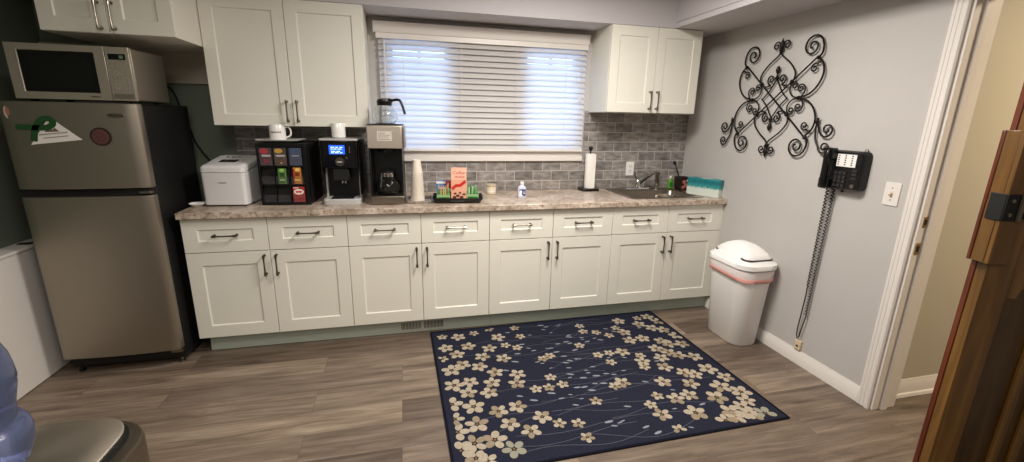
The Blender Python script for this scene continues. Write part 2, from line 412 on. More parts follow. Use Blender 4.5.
blab = ['cream two-door base cabinet at the left end of the counter, next to the refrigerator',
        'cream base cabinet under the coffee brewer and black tray, above the floor vent grille',
        'cream base cabinet under the hand sanitizer bottle, below the right half of the blind',
        'cream base cabinet under the sink, next to the white trash can']
for k in range(4):
    x0 = k * 2 * W
    t = thing('base_cabinet', blab[k], 'cabinet', (x0, 0, 0), 0, 'cream shaker base cabinets under the counter')
    b = MB(); w = 2 * W
    top = 0.8755
    b.box(0.001, 0.019, T, YB - 0.012, 0.112, top).box(w - 0.019, w - 0.001, T, YB - 0.012, 0.112, top).box(0.019, w - 0.019, T, YB - 0.012, 0.112, 0.13)
    b.box(0.019, w - 0.019, YB - 0.024, YB - 0.012, 0.13, top)
    b.box(0.019, 0.05, T, T + 0.018, 0.13, top).box(w - 0.05, w - 0.019, T, T + 0.018, 0.13, top).box(W - 0.02, W + 0.02, T, T + 0.018, 0.13, top)
    b.box(0.05, W - 0.02, T, T + 0.018, top - 0.03, top).box(W + 0.02, w - 0.05, T, T + 0.018, top - 0.03, top)
    b.box(0.05, W - 0.02, T, T + 0.018, 0.65, 0.68).box(W + 0.02, w - 0.05, T, T + 0.018, 0.65, 0.68)
    b.build('body', 'cab', t)
    for s in (0, 1):
        a = s * W + G
        d = shaker(W - 2 * G, 0.662 - 0.113, 0.078).build('door', 'cab', t, (a, T, 0.113), bevel=0.001)
        handle(d, (W - 2 * G - 0.032) if s == 0 else 0.032, 0.549 - 0.088, -T, True)
        dr = shaker(W - 2 * G, 0.872 - 0.667, 0.078, sth=0.066).build('drawer', 'cab', t, (a, T, 0.667), bevel=0.001)
        handle(dr, (W - 2 * G) / 2, 0.1025, -T, False, m='nickel' if (k, s) in ((1, 0), (1, 1)) else 'pewter')
xe = 8 * W
tag(MB().box(xe + 0.0005, XR - 0.001, 0.004, 0.035, 0.112, 0.8755).build('filler_strip', 'cab'), 'narrow cream filler strip between the last base cabinet and the right wall', 'filler strip')
tk = MB().box(0.035, 1.85, 0.055, 0.075, 0.001, 0.1115).box(1.8515, XR - 0.001, 0.055, 0.075, 0.001, 0.1115)
tag(tk.build('toe_kick_board', 'kick', bevel=0.001), 'pale green-grey toe kick board along the floor under the base cabinets', 'toe kick')
vt = thing('vent_grille', 'small slotted metal vent grille set in the toe kick under the cabinets', 'vent', (1.36, 0.055, 0.052))
MB().box(-0.155, 0.155, -0.004, -0.0005, -0.036, 0.036).build('frame', flat('vent_paint', (186, 186, 172)), vt, bevel=0.001)
sl = MB()
for s in (-1, 1):
    for i in range(14): x = s * 0.077 - 0.065 + i * 0.01; sl.box(x - 0.0025, x + 0.0025, -0.0055, -0.0042, -0.026, 0.026)
sl.build('slot', flat('vent_slot', (40, 38, 34)), vt)

# countertop with a cut-out for the sink
SX0, SX1, SY0, SY1 = 2.93, 3.53, 0.075, 0.545
CT0, CT1 = 0.876, 0.914
ct = MB(); bm = ct.bm
gx = [-0.005, SX0, SX1, XR - 0.001]; gy = [-0.03, SY0, SY1, YB - 0.009]
vt_ = {}
for zi, z in enumerate((CT0, CT1)):
    for i, x in enumerate(gx):
        for j, y in enumerate(gy): vt_[i, j, zi] = bm.verts.new((x, y, z))
for i in range(3):
    for j in range(3):
        if (i, j) == (1, 1): continue
        for zi in (0, 1): ct.face([vt_[i, j, zi], vt_[i + 1, j, zi], vt_[i + 1, j + 1, zi], vt_[i, j + 1, zi]])
for i in range(3):
    for j in (0, 3): ct.face([vt_[i, j, 0], vt_[i + 1, j, 0], vt_[i + 1, j, 1], vt_[i, j, 1]])
    for j in (0, 3): ct.face([vt_[j, i, 0], vt_[j, i + 1, 0], vt_[j, i + 1, 1], vt_[j, i, 1]])
ct.face([vt_[1, 1, 0], vt_[2, 1, 0], vt_[2, 1, 1], vt_[1, 1, 1]]); ct.face([vt_[1, 2, 0], vt_[2, 2, 0], vt_[2, 2, 1], vt_[1, 2, 1]])
ct.face([vt_[1, 1, 0], vt_[1, 2, 0], vt_[1, 2, 1], vt_[1, 1, 1]]); ct.face([vt_[2, 1, 0], vt_[2, 2, 0], vt_[2, 2, 1], vt_[2, 1, 1]])
tag(ct.build('countertop', 'counter', bevel=0.003), 'long beige speckled stone-look countertop across the four base cabinets', 'countertop')

def upper(label, x0, w, z0, z1, yf, doors=2, hz=0.03, hm='pewter'):
    t = thing('wall_cabinet', label, 'cabinet', (x0, yf, z0), 0, 'cream shaker wall cabinets')
    D = YB - 0.001 - yf; h = z1 - z0
    b = MB().box(0, 0.018, T, D, 0, h).box(w - 0.018, w, T, D, 0, h).box(0.018, w - 0.018, T, D, 0.0, 0.018).box(0.018, w - 0.018, T, D, h - 0.018, h).box(0.018, w - 0.018, D - 0.01, D, 0.018, h - 0.018)
    b.box(w / 2 - 0.02, w / 2 + 0.02, T, T + 0.018, 0.018, h - 0.018)
    b.build('body', 'cab', t, bevel=0.001)
    for s in (0, 1):
        dw = w / 2 - 2 * G
        d = shaker(dw, h - 0.004, 0.066).build('door', 'cab', t, (s * w / 2 + G, T, 0.002), bevel=0.001)
        handle(d, dw - 0.028 if s == 0 else 0.028, hz + 0.06, -T, True, m=hm)
    return t
upper('cream two-door wall cabinet above the microwave, hung forward over the refrigerator', -0.417, 0.575, 1.848, 2.140, -0.07, hz=0.022, hm='nickel')
upper('tall cream two-door wall cabinet over the coffee machines, left of the window', 0.160, 0.903, 1.401, 2.140, 0.2495, hm='nickel')
upper('cream two-door wall cabinet over the sink, right of the window', 2.7456, 0.738, 1.5386, 2.140, 0.2495, hm='nickel')

# sink
sk = thing('sink', 'rectangular stainless steel drop-in sink at the right end of the counter', 'sink', ((SX0 + SX1) / 2, (SY0 + SY1) / 2, CT1))
hx, hy = (SX1 - SX0) / 2, (SY1 - SY0) / 2
b = MB(); cy = -0.035
b.loft([ring(0.0005, hx + 0.012, hy + 0.012, 0.03), ring(0.004, hx + 0.012, hy + 0.012, 0.03), ring(0.0045, hx + 0.004, hy + 0.004, 0.03), ring(0.003, hx - 0.03, hy - 0.055, 0.05, 0, cy), ring(-0.004, hx - 0.036, hy - 0.061, 0.05, 0, cy),
        ring(-0.13, hx - 0.045, hy - 0.07, 0.06, 0, cy), ring(-0.15, hx - 0.07, hy - 0.095, 0.06, 0, cy), ring(-0.153, 0.05, 0.05, 0.05, 0, cy)], cap=False)
R = ring(-0.153, 0.05, 0.05, 0.05, 0, cy); b.face([b.bm.verts.new(p) for p in R])
b.build('basin', 'sinks', sk, smooth=50)
MB().lathe([(0.0, -0.1525), (0.04, -0.1525), (0.042, -0.149), (0.03, -0.148), (0.0, -0.148)], (0, cy, 0)).build('drain', 'chrome', sk)
# faucet
fc = thing('faucet', 'chrome single-lever faucet on the back ledge of the sink', 'faucet', (3.20, 0.505, CT1 + 0.005))
MB().loft([ring(0, 0.12, 0.026, 0.026), ring(0.012, 0.115, 0.022, 0.022), ring(0.014, 0.1, 0.015, 0.015)]).build('base_plate', 'chrome', fc)
MB().lathe([(0.024, 0.013), (0.024, 0.05), (0.02, 0.075), (0.012, 0.085), (0.0, 0.088)]).build('faucet_body', 'chrome', fc)
MB().tube([(0, 0, 0.035), (0.03, -0.02, 0.07), (0.07, -0.045, 0.112), (0.10, -0.065, 0.138), (0.108, -0.07, 0.136), (0.11, -0.072, 0.122)], [0.014, 0.013, 0.012, 0.011, 0.011, 0.011], 10).build('spout', 'chrome', fc)
MB().tube([(-0.01, 0, 0.082), (-0.03, 0.0, 0.11), (-0.035, -0.005, 0.14)], [0.008, 0.007, 0.006], 8).build('lever', 'pewter', fc)
sp = thing('side_sprayer', 'small upright chrome side sprayer right of the faucet', 'sprayer', (3.375, 0.50, CT1 + 0.005))
MB().lathe([(0.022, 0), (0.022, 0.008), (0.012, 0.014), (0.012, 0.05)]).build('base', 'chrome', sp)
MB().lathe([(0.011, 0.05), (0.013, 0.07), (0.015, 0.105), (0.02, 0.125), (0.02, 0.142), (0.0, 0.146)]).build('spray_head', 'nickel', sp)
# outlet
ol = thing('wall_outlet', 'white duplex outlet plate on the grey tile above the faucet', 'outlet', (3.155, YB - 0.008, 1.082))
MB().rrect(-0.036, 0.036, -0.058, 0.058, 0.006, -0.006, 0).build('cover_plate', 'ceramic', ol, bevel=0.001)
for z in (-0.02, 0.02):
    rc = MB().rrect(-0.016, 0.016, z - 0.014, z + 0.014, 0.008, -0.0085, -0.006).build('receptacle', 'trim', ol)
    MB().box(-0.007, -0.005, -0.0092, -0.0083, z - 0.003, z + 0.006).box(0.005, 0.007, -0.0092, -0.0083, z - 0.003, z + 0.006).build('slot', 'dark', rc)

# ================================================================== BLIND
bl = thing('window_blind', 'wide white horizontal slat blind hanging closed over the window', 'blind', (1.92, YB, 1.23))
vp = [(0, 2.035), (0.055, 2.035), (0.06, 2.045), (0.062, 2.07), (0.072, 2.09), (0.075, 2.105), (0, 2.105)]
mb = MB(); X0, X1 = 1.105, 2.70
mb.prism([(-(a), z - 1.23) for a, z in vp], X0 - 1.92, X1 - 1.92, 'yz'); mb.build('valance', 'trim', bl, bevel=0.0015)
MB().box(-0.80, 0.775, -0.05, -0.004, 2.00 - 1.23, 2.0345 - 1.23).build('head_rail', 'trim', bl)
mb = MB(); ns = 19; z = 1.985; zt, zb_ = 1.985, 1.262
for i in range(ns):
    z = zt + (zb_ - zt) * i / (ns - 1) - 1.23
    jit = random.uniform(-0.03, 0.03)
    a = math.radians(52 + 12 * min(1, i / 9)) + jit
    hw = 0.025; rings = []
    for x in (-0.785, 0.77):
        r = []
        for k in range(5): # slightly crowned slat; room-side edge is the lower one
            s = -hw + 2 * hw * k / 4; cr = 0.002 * (1 - (s / hw) ** 2)
            r.append((x, -0.03 + s * math.cos(a) - cr * math.sin(a), z + s * math.sin(a) + cr * math.cos(a)))
        for k in range(4, -1, -1):
            s = -hw + 2 * hw * k / 4; cr = 0.002 * (1 - (s / hw) ** 2) - 0.0022
            r.append((x, -0.03 + s * math.cos(a) - cr * math.sin(a), z + s * math.sin(a) + cr * math.cos(a)))
        rings.append(r)
    mb.loft(rings)
mb.build('slats', 'slat', bl, smooth=40)
MB().box(-0.785, 0.77, -0.05, -0.006, -0.003, 0.012).build('bottom_rail', 'trim', bl, bevel=0.002)
for x in (-0.62, -0.21, 0.21, 0.60):
    MB().box(x - 0.0012, x + 0.0012, -0.0555, -0.0545, 0.01, 0.775).build('ladder_cord', 'paper', bl)
MB().tube([(-0.745, -0.062, 0.77), (-0.745, -0.064, 0.5), (-0.743, -0.062, 0.12)], 0.004, 6).build('tilt_wand', 'white', bl)
MB().tube([(0.72, -0.06, 0.77), (0.722, -0.062, 0.42)], 0.0015, 5).lathe([(0.002, 0), (0.007, -0.02), (0.008, -0.03), (0.0, -0.032)], (0.722, -0.062, 0.42), 8).build('pull_cord', 'paper', bl)

# ================================================================== REFRIGERATOR
fx0, fx1 = -0.632, -0.047; fw = fx1 - fx0
rf = thing('refrigerator', 'two-door stainless steel refrigerator with black sides, left of the counter', 'refrigerator', ((fx0 + fx1) / 2, -0.14, 0))
h = fw / 2
MB().box(-h + 0.004, h - 0.004, 0.075, 0.60, 0.03, 1.505).build('body', 'blackm', rf, bevel=0.006)
MB().box(-h + 0.004, h - 0.004, 0.075, 0.60, 1.5055, 1.512).build('top_panel', 'blackm', rf, bevel=0.002)
def fdoor(z0, z1):
    prof = []; n = 14
    for i in range(n + 1):
        x = -h + 0.022 + (2 * h - 0.044) * i / n; prof.append((x, 0.012 - 0.014 * (1 - (x / h) ** 2)))
    pts = [(-h, 0.065), (-h, 0.032), (-h + 0.006, 0.021)] + prof + [(h - 0.006, 0.021), (h, 0.032), (h, 0.065)]
    return MB().prism(pts, z0, z1, 'xy')
fz = fdoor(1.078, 1.5115).build('freezer_door', 'steel', rf, bevel=0.003)
MB().box(-h + 0.01, h - 0.01, 0.0655, 0.0745, 1.08, 1.50).box(-h + 0.01, h - 0.01, 0.0655, 0.0745, 0.10, 1.03).build('door_gasket', 'dark', rf)
fd = fdoor(0.114, 1.036).build('lower_door', 'steel', rf, bevel=0.003)
MB().box(-h + 0.004, h - 0.006, 0.026, 0.065, 1.0365, 1.0775).build('pocket_handle', 'dark', rf)
MB().box(h - 0.062, h - 0.004, 0.012, 0.05, 1.046, 1.062).build('door_hinge', 'nickel', rf, bevel=0.004)
MB().box(-h + 0.02, h - 0.02, 0.09, 0.12, 0.030, 0.105).build('kick_grille', 'blackm', rf)
for x in (-h + 0.04, h - 0.035): MB().box(x - 0.03, x + 0.03, 0.04 if x > 0 else 0.062, 0.10, 0.085, 0.105).lathe([(0.014, 0.001), (0.016, 0.012), (0.008, 0.016), (0.008, 0.088)], (x, 0.085, 0), 12).build('foot', 'nickel' if x > 0 else 'blackm', rf)
for x in (-h + 0.05, h - 0.05): MB().lathe([(0.018, 0.001), (0.018, 0.032)], (x, 0.5, 0), 12).build('foot', 'blackm', rf)
# brand badge
bd = MB().prism([(0.200 + 0.037 * math.cos(a) , 1.452 + 0.0105 * math.sin(a)) for a in [2 * PI * i / 28 for i in range(28)]], -0.0015, 0.006).build('badge', 'nickel', fz)
MB().text('Whirlpool', 0.0145, (0.200, -0.0018, 1.452), 0.0003).build('badge_lettering', 'dark', bd, smooth=0)

# things stuck on the freezer door (front face about y=-0.14)
FY = -0.1412
def fp(x): return FY + 0.002 - 0.0 * x
tm = thing('triangle_magnet', 'white triangular magnet with small lettering on the freezer door', 'magnet', (-0.418, FY, 1.365))
MB().prism([(-0.098, -0.062), (0.118, -0.036), (0.0, 0.072)], -0.003, 0.0005).build('card', 'paper', tm)
mk = MB().prism([(-0.03, 0.0), (-0.012, 0.028), (0.004, 0.012), (0.014, 0.022), (0.032, 0.004)], -0.0036, -0.0031)
for i in range(16):
    a = -0.055 + i * 0.0075; mk.box(a, a + 0.005, -0.0036, -0.0031, -0.016 + 0.0009 * i, -0.0105 + 0.0009 * i)
    if i > 1: mk.box(a, a + 0.0055, -0.0036, -0.0031, -0.033 + 0.0009 * i, -0.0285 + 0.0009 * i)
mk.build('print', flat('grey_ink', (110, 96, 88)), tm)
rb = thing('ribbon_magnet', 'dark green looped awareness ribbon magnet over the white triangle magnet', 'magnet', (-0.448, FY - 0.003, 1.398))
def strip(mb, path, w, y0, y1):
    P = [Vector((p[0], 0, p[1])) for p in path]; L = []; R_ = []
    for i, p in enumerate(P):
        t = (P[min(i + 1, len(P) - 1)] - P[max(i - 1, 0)]).normalized(); nrm = Vector((-t.z, 0, t.x)) * w / 2
        L.append(p + nrm); R_.append(p - nrm)
    rings = [[(a.x, y0, a.z), (b.x, y0, b.z), (b.x, y1, b.z), (a.x, y1, a.z)] for a, b in zip(L, R_)]
    mb.loft(rings)
def cat(pts, n=6):
    out = []
    P = [pts[0]] + list(pts) + [pts[-1]]
    for i in range(1, len(P) - 2):
        a, b, c, d = [Vector(q) for q in P[i - 1:i + 3]]
        for k in range(n):
            t = k / n; out.append(tuple(0.5 * ((2 * b) + (c - a) * t + (2 * a - 5 * b + 4 * c - d) * t * t + (3 * b - a - 3 * c + d) * t ** 3)))
    out.append(tuple(pts[-1])); return out
mb = MB(); strip(mb, cat([(-0.11, -0.008), (-0.065, -0.010), (-0.02, -0.012), (0.02, -0.008), (0.042, 0.008), (0.038, 0.026), (0.018, 0.034), (-0.006, 0.024), (-0.03, -0.008), (-0.042, -0.042), (-0.05, -0.076)]), 0.026, -0.004, 0.0)
mb.build('ribbon', flat('ribbon_green', (30, 76, 34), 0.6), rb, smooth=0)
st = thing('round_magnet', 'round maroon magnet with a dark rim on the freezer door', 'magnet', (-0.219, FY, 1.345))
MB().lathe([(0.046, -0.001), (0.046, 0.002), (0.0, 0.002)], (0, 0, 0), 36, 'y').build('rim', flat('dark_maroon', (48, 28, 26)), st)
MB().lathe([(0.037, 0.0021), (0.037, 0.0032), (0.0, 0.0032)], (0, 0, 0), 36, 'y').build('disc', flat('maroon', (96, 60, 58)), st)
mk = MB()
for a0, b0 in ((-0.022, 0.012), (-0.006, 0.018), (0.012, 0.01), (-0.016, -0.004), (0.002, -0.002), (0.018, -0.008), (-0.008, -0.018), (0.008, -0.02)): mk.box(a0 - 0.005, a0 + 0.005, -0.0038, -0.0033, b0 - 0.003, b0 + 0.003, Matrix.Rotation(a0 * 30, 3, 'Y'))
for i in range(26):
    a = 2 * PI * i / 26
    if math.sin(a) < 0.25: mk.box(0.0415 * math.cos(a) - 0.0025, 0.0415 * math.cos(a) + 0.0025, -0.0028, -0.0021, 0.0415 * math.sin(a) - 0.0025, 0.0415 * math.sin(a) + 0.0025)
mk.build('print', flat('magnet_ink', (70, 44, 44)), st)
sm = thing('sticker', 'tiny pink and cream sticker on the far left edge of the freezer door', 'sticker', (-0.585, FY + 0.0115, 1.458))
MB().prism([(0.017 * math.cos(a), 0.033 * math.sin(a)) for a in [2 * PI * i / 20 for i in range(20)]], -0.002, 0).build('backing', flat('sticker_cream', (200, 184, 160)), sm)
MB().prism([(0.009 * math.cos(a), 0.006 + 0.02 * math.sin(a)) for a in [2 * PI * i / 16 for i in range(16)]], -0.003, -0.002).build('print', flat('sticker_pink', (170, 110, 96)), sm)

# ================================================================== MICROWAVE
mw = thing('microwave', 'stainless steel microwave oven on top of the refrigerator', 'microwave', (-0.290, -0.13, 1.5125))
MB().box(-0.248, 0.252, 0.02, 0.345, 0.012, 0.268).build('case', 'steel', mw, bevel=0.008)
for x in (-0.21, 0.21):
    for y in (0.05, 0.3): MB().lathe([(0.014, 0.0003), (0.016, 0.012)], (x, y, 0), 12).build('foot', 'blackm', mw)
d = MB(); x0, x1, z0, z1 = -0.25, 0.148, 0.012, 0.268; bm = d.bm
def fr(a, b, c, e, y): return [d.bm.verts.new(p) for p in ((a, y, c), (b, y, c), (b, y, e), (a, y, e))]
A = fr(x0, x1, z0, z1, 0.0195); B = fr(x0, x1, z0, z1, 0.0); Cc = fr(x0 + 0.045, x1 - 0.045, z0 + 0.034, z1 - 0.03, 0.0); D_ = fr(x0 + 0.047, x1 - 0.047, z0 + 0.036, z1 - 0.032, 0.006)
d.face(A)
for P, Q in ((A, B), (B, Cc), (Cc, D_)):
    for k in range(4): j = (k + 1) % 4; d.face([P[k], P[j], Q[j], Q[k]])
d.face(D_); dr = d.build('door', 'steelb', mw, bevel=0.001)
MB().box(x0 + 0.048, x1 - 0.048, 0.002, 0.0058, z0 + 0.037, z1 - 0.033).build('door_frame', 'gloss', dr)
MB().box(x0 + 0.078, x1 - 0.062, 0.0008, 0.0018, z0 + 0.06, z1 - 0.06).build('door_window', 'tint', dr)
MB().box(0.06, 0.10, -0.0008, 0, 0.026, 0.03).build('badge', 'dark', dr)
cp = MB().box(0.151, 0.252, 0.0, 0.0195, 0.012, 0.268).build('control_panel', 'steelb', mw, bevel=0.001)
MB().box(0.163, 0.236, -0.001, 0, 0.208, 0.236).build('display', 'gloss', cp)
MB().box(0.209, 0.226, -0.0016, -0.001, 0.214, 0.229).build('clock_digits', flat('dim_digits', (96, 128, 96)), cp)
for i in range(7):
    for j in range(4):
        if i in (0, 1) and j == 3: continue
        x = 0.168 + j * 0.019; z = 0.188 - i * 0.019 - (0.008 if i > 2 else 0)
        MB().rrect(x - 0.0065, x + 0.0065, z - 0.005, z + 0.005, 0.003, -0.001, 0).build('button', flat('button_grey', (140, 132, 122)), cp)
MB().box(0.158, 0.246, -0.001, 0.0, 0.022, 0.046).build('open_button', 'steel', cp)


# power cord behind
tag(MB().tube(cat([(-0.26, 0.50, 1.60), (-0.20, 0.57, 1.63), (-0.165, 0.575, 1.60), (-0.135, 0.575, 1.48), (-0.105, 0.575, 1.38), (-0.08, 0.57, 1.28), (-0.02, 0.57, 1.17), (0.06, 0.565, 1.08), (0.13, 0.56, 1.0)]), 0.005, 8).build('power_cord', 'black'),
    'black power cord hanging down the green wall behind the refrigerator', 'power cord')

# ================================================================== THINGS ON THE COUNTER
ZC = 0.9142
im = thing('ice_maker', 'white countertop ice maker at the left end of the counter', 'ice maker', (0.213, 0.292, ZC), math.radians(-7) * 0 - 0.10)
hx, hy = 0.123, 0.14
MB().loft([ring(0.008, hx - 0.004, hy - 0.004, 0.02), ring(0.012, hx, hy, 0.022), ring(0.205, hx + 0.002, hy + 0.002, 0.022), ring(0.208, hx + 0.002, hy + 0.002, 0.022)]).build('body', 'white', im)
MB().loft([ring(0.0, hx - 0.02, hy - 0.02, 0.02), ring(0.0078, hx - 0.02, hy - 0.02, 0.02)]).build('base', 'dark', im)
SH = Matrix(((1, 0, 0, 0), (0, 1, 0, 0), (0, 0.17, 1, 0.024), (0, 0, 0, 1)))
MB().loft([ring(0.2082, hx - 0.001, hy - 0.001, 0.022), ring(0.2105, hx - 0.001, hy - 0.001, 0.022), [(x, y, z + 0.17 * y + 0.024) for x, y, z in ring(0.2082, hx - 0.001, hy - 0.001, 0.022)]]).build('lid_collar', 'white', im)
ld = MB().loft([ring(0.2085, hx - 0.004, hy - 0.004, 0.02), ring(0.212, hx + 0.004, hy + 0.004, 0.024), ring(0.236, hx + 0.002, hy + 0.002, 0.024), ring(0.246, hx - 0.008, hy - 0.008, 0.022), ring(0.249, hx - 0.03, hy - 0.03, 0.02)]).xf(SH).build('lid', 'white', im)
MB().rrect(-0.055, 0.05, -0.055, 0.005, 0.01, 0.2492, 0.2502, 'xy').xf(SH).build('lid_window', flat('smoky_window', (46, 42, 42), 0.1), ld)
MB().lathe([(0.012, 0.249), (0.012, 0.253), (0.0, 0.254)], (-0.01, 0.06, 0), 16).lathe([(0.008, 0.249), (0.008, 0.253), (0.0, 0.254)], (-0.045, 0.06, 0), 12).lathe([(0.008, 0.249), (0.008, 0.253), (0.0, 0.254)], (0.025, 0.06, 0), 12).xf(SH).build('button', 'chrome', ld)
MB().box(-0.028, 0.02, -hy - 0.003, -hy - 0.002, 0.145, 0.149).build('logo', 'nickel', im)
# small dish left of it
dsh = thing('small_dish', 'small white dish lying at the far left end of the counter', 'dish', (0.035, 0.17, ZC))
MB().lathe([(0.02, 0.0005), (0.024, 0.002), (0.042, 0.02), (0.044, 0.021), (0.043, 0.023), (0.022, 0.006), (0, 0.005)], n=24).build('bowl', 'ceramic', dsh)

# coffee pod rack
pr_ = thing('coffee_pod_rack', 'black coffee pod organizer with clear pockets, right of the ice maker', 'organizer', (0.553, 0.318, ZC), -0.06)
w, dp, hh = 0.145, 0.168, 0.385
MB().box(-w, w, -dp + 0.03, dp, 0, hh).build('cabinet', 'blackm', pr_, bevel=0.004)
g = MB().box(-w, -w + 0.012, -dp, -dp + 0.03, 0, hh).box(w - 0.022, w, -dp, -dp + 0.03, 0, hh).box(-w + 0.012, w - 0.022, -dp, -dp + 0.03, 0, 0.014).box(-w + 0.012, w - 0.022, -dp, -dp + 0.03, hh - 0.022, hh)
for z in (0.128, 0.244): g.box(-w + 0.012, w - 0.022, -dp + 0.004, -dp + 0.03, z - 0.004, z + 0.004)
for x in (-0.055, 0.033): g.box(x - 0.003, x + 0.003, -dp + 0.004, -dp + 0.03, 0.014, hh - 0.022)
g.build('front_frame', 'black', pr_, bevel=0.001)
cols = [-0.094, -0.011, 0.077]
for r, z0 in enumerate((0.248, 0.132, 0.016)):
    for c in cols:
        MB().box(c - 0.037, c + 0.037, -dp + 0.001, -dp + 0.0022, z0 + 0.002, z0 + (0.112 if r == 0 else 0.05)).build('clear_pocket', 'pocket', pr_)

def podbox(c, z0, wd, ht, col, blob, band, label, name='coffee_pod_box', depth=0.02):
    Mx = Matrix.Rotation(-0.06, 4, 'Z'); p = Vector((0.553, 0.318, ZC)) + Mx @ Vector((c, -dp + 0.006, z0))
    t = thing(name, label, 'box', p, -0.06, 'pod boxes in the pockets of the black organizer')
    MB().box(-wd / 2, wd / 2, 0, depth, 0.0005, ht).build('carton', flat('c_%d_%d_%d' % col, col, 0.5), t, bevel=0.001)
    if blob: MB().prism([(blob[0] + blob[2] * math.cos(a), blob[1] + blob[3] * math.sin(a)) for a in [2 * PI * i / 20 for i in range(20)]], -0.001, -0.0001).build('printed_emblem', flat('c_%d_%d_%d' % blob[4], blob[4], 0.5), t)
    for x0, x1, a, b, col2 in band: MB().box(x0, x1, -0.0012, -0.0001, a, b).build('print', flat('c_%d_%d_%d' % col2, col2, 0.5), t)
    return t
wt = (214, 208, 204)
podbox(cols[0], 0.25, 0.07, 0.108, (84, 58, 62), (-0.008, 0.088, 0.024, 0.017, (200, 44, 56)), [(-0.022, 0.028, 0.055, 0.066, wt), (-0.012, 0.0, 0.016, 0.04, (150, 40, 44)), (0.004, 0.016, 0.016, 0.04, (150, 40, 44))], 'dark pod box with a red emblem, top left pocket of the black organizer')
podbox(cols[1], 0.25, 0.07, 0.108, (84, 68, 54), (-0.008, 0.09, 0.024, 0.014, (226, 176, 60)), [(-0.024, 0.028, 0.055, 0.066, wt), (-0.012, 0.018, 0.022, 0.034, (120, 60, 36)), (-0.002, 0.008, 0.012, 0.02, (220, 200, 120))], 'dark pod box with a yellow emblem, top middle pocket of the black organizer')
podbox(cols[2], 0.25, 0.07, 0.108, (66, 76, 104), (-0.004, 0.088, 0.022, 0.015, (58, 84, 128)), [(-0.02, 0.022, 0.057, 0.064, (170, 172, 180)), (-0.016, 0.016, 0.014, 0.038, (74, 70, 84))], 'dark blue pod box, top right pocket of the black organizer')
podbox(cols[1], 0.134, 0.046, 0.098, (84, 128, 54), (0, 0.086, 0.014, 0.01, (160, 196, 110)), [(-0.013, 0.013, 0.046, 0.07, (40, 74, 36)), (-0.016, 0.014, 0.022, 0.03, (190, 214, 150)), (-0.016, 0.01, 0.01, 0.016, (60, 100, 44))], 'narrow green tea box, middle pocket of the second row of the black organizer')
podbox(cols[2], 0.134, 0.046, 0.104, (196, 122, 42), (0.004, 0.09, 0.014, 0.01, (236, 206, 120)), [(-0.012, 0.014, 0.05, 0.074, (120, 50, 26)), (-0.018, 0.018, 0.02, 0.03, (240, 210, 90)), (-0.022, -0.014, 0.006, 0.095, (176, 60, 36))], 'narrow orange tea box, right pocket of the second row of the black organizer')
podbox(cols[2], 0.018, 0.07, 0.098, (160, 52, 42), (0, 0.066, 0.03, 0.018, (236, 226, 220)), [(-0.018, 0.018, 0.06, 0.072, (200, 70, 56)), (-0.034, 0.034, 0.014, 0.03, (150, 34, 30)), (-0.03, 0.0, 0.088, 0.095, (236, 200, 190))], 'red box with a white oval, bottom right pocket of the black organizer')
# plate and mug on the rack
pl = thing('serving_plate', 'thin white rectangular plate on top of the black pod organizer', 'plate', (0.523, 0.275, ZC + 0.3855), -0.06)
MB().loft([ring(0.0, 0.07, 0.05, 0.02), ring(0.003, 0.08, 0.06, 0.02), ring(0.016, 0.124, 0.098, 0.012), ring(0.022, 0.127, 0.101, 0.012), ring(0.0195, 0.12, 0.094, 0.012), ring(0.009, 0.085, 0.065, 0.02)]).build('dish', 'ceramic', pl)
def mug(loc, rz, label, s=1.0, hdl=True, marks=True):
    t = thing('coffee_mug', label, 'mug', loc, rz)
    R_ = 0.042 * s; H_ = 0.092 * s
    mb = MB().lathe([(0.0, 0.0003), (R_ * 0.86, 0.0003), (R_, 0.006), (R_, H_ - 0.003), (R_ - 0.002, H_), (R_ - 0.004, H_ - 0.002), (R_ - 0.005, 0.008), (0, 0.006)], n=32, cap=False); mb.build('cup', 'ceramic', t)
    if hdl: MB().tube(cat([(R_ - 0.002, 0, H_ * 0.82), (R_ + 0.018, 0, H_ * 0.85), (R_ + 0.03, 0, H_ * 0.62), (R_ + 0.026, 0, H_ * 0.34), (R_ - 0.002, 0, H_ * 0.2)]), 0.0052, 8).build('handle', 'ceramic', t)
    if marks:
        mk = MB()
        for i in range(7):
            a = -PI / 2 - 0.62 + i * 0.2; x, y = (R_ + 0.0004) * math.cos(a), (R_ + 0.0004) * math.sin(a)
            mk.box(x - 0.003, x + 0.003, y - 0.0004, y + 0.0004, H_ * 0.5, H_ * 0.5 + 0.008, Matrix.Rotation(a + PI / 2, 3, 'Z'))
        mk.build('lettering', flat('mug_ink', (96, 70, 66)), t)
    return t
mug((0.505, 0.27, ZC + 0.3855 + 0.0095), 0.0, 'white coffee mug with a line of dark lettering, on the plate over the black organizer', 1.12)

# single-serve coffee machine with blue screen
vm = thing('coffee_machine', 'black coffee machine with a lit blue screen and silver base', 'coffee machine', (0.886, 0.275, ZC), -0.05)
a = 0.117; 
MB().box(-a + 0.008, a - 0.008, -0.02, 0.2, 0.001, 0.40).box(-a + 0.008, a - 0.008, -0.118, -0.02, 0.235, 0.40).build('body', 'black', vm, bevel=0.006)
MB().box(-a + 0.018, a - 0.018, -0.138, -0.1185, 0.235, 0.405).build('front_panel', 'gloss', vm, bevel=0.004)
MB().rrect(-a, a, -0.145, 0.20, 0.015, 0.4055, 0.418, 'xy').build('top_cover', flat('silver_plastic', (186, 184, 182), 0.3), vm, bevel=0.003)
s_ = MB().loft([ring(0.001, a, 0.085, 0.03, 0, -0.075), ring(0.030, a, 0.085, 0.03, 0, -0.075), ring(0.036, a - 0.006, 0.079, 0.028, 0, -0.075)])
s_.build('drip_base', flat('silver_plastic', 0), vm)
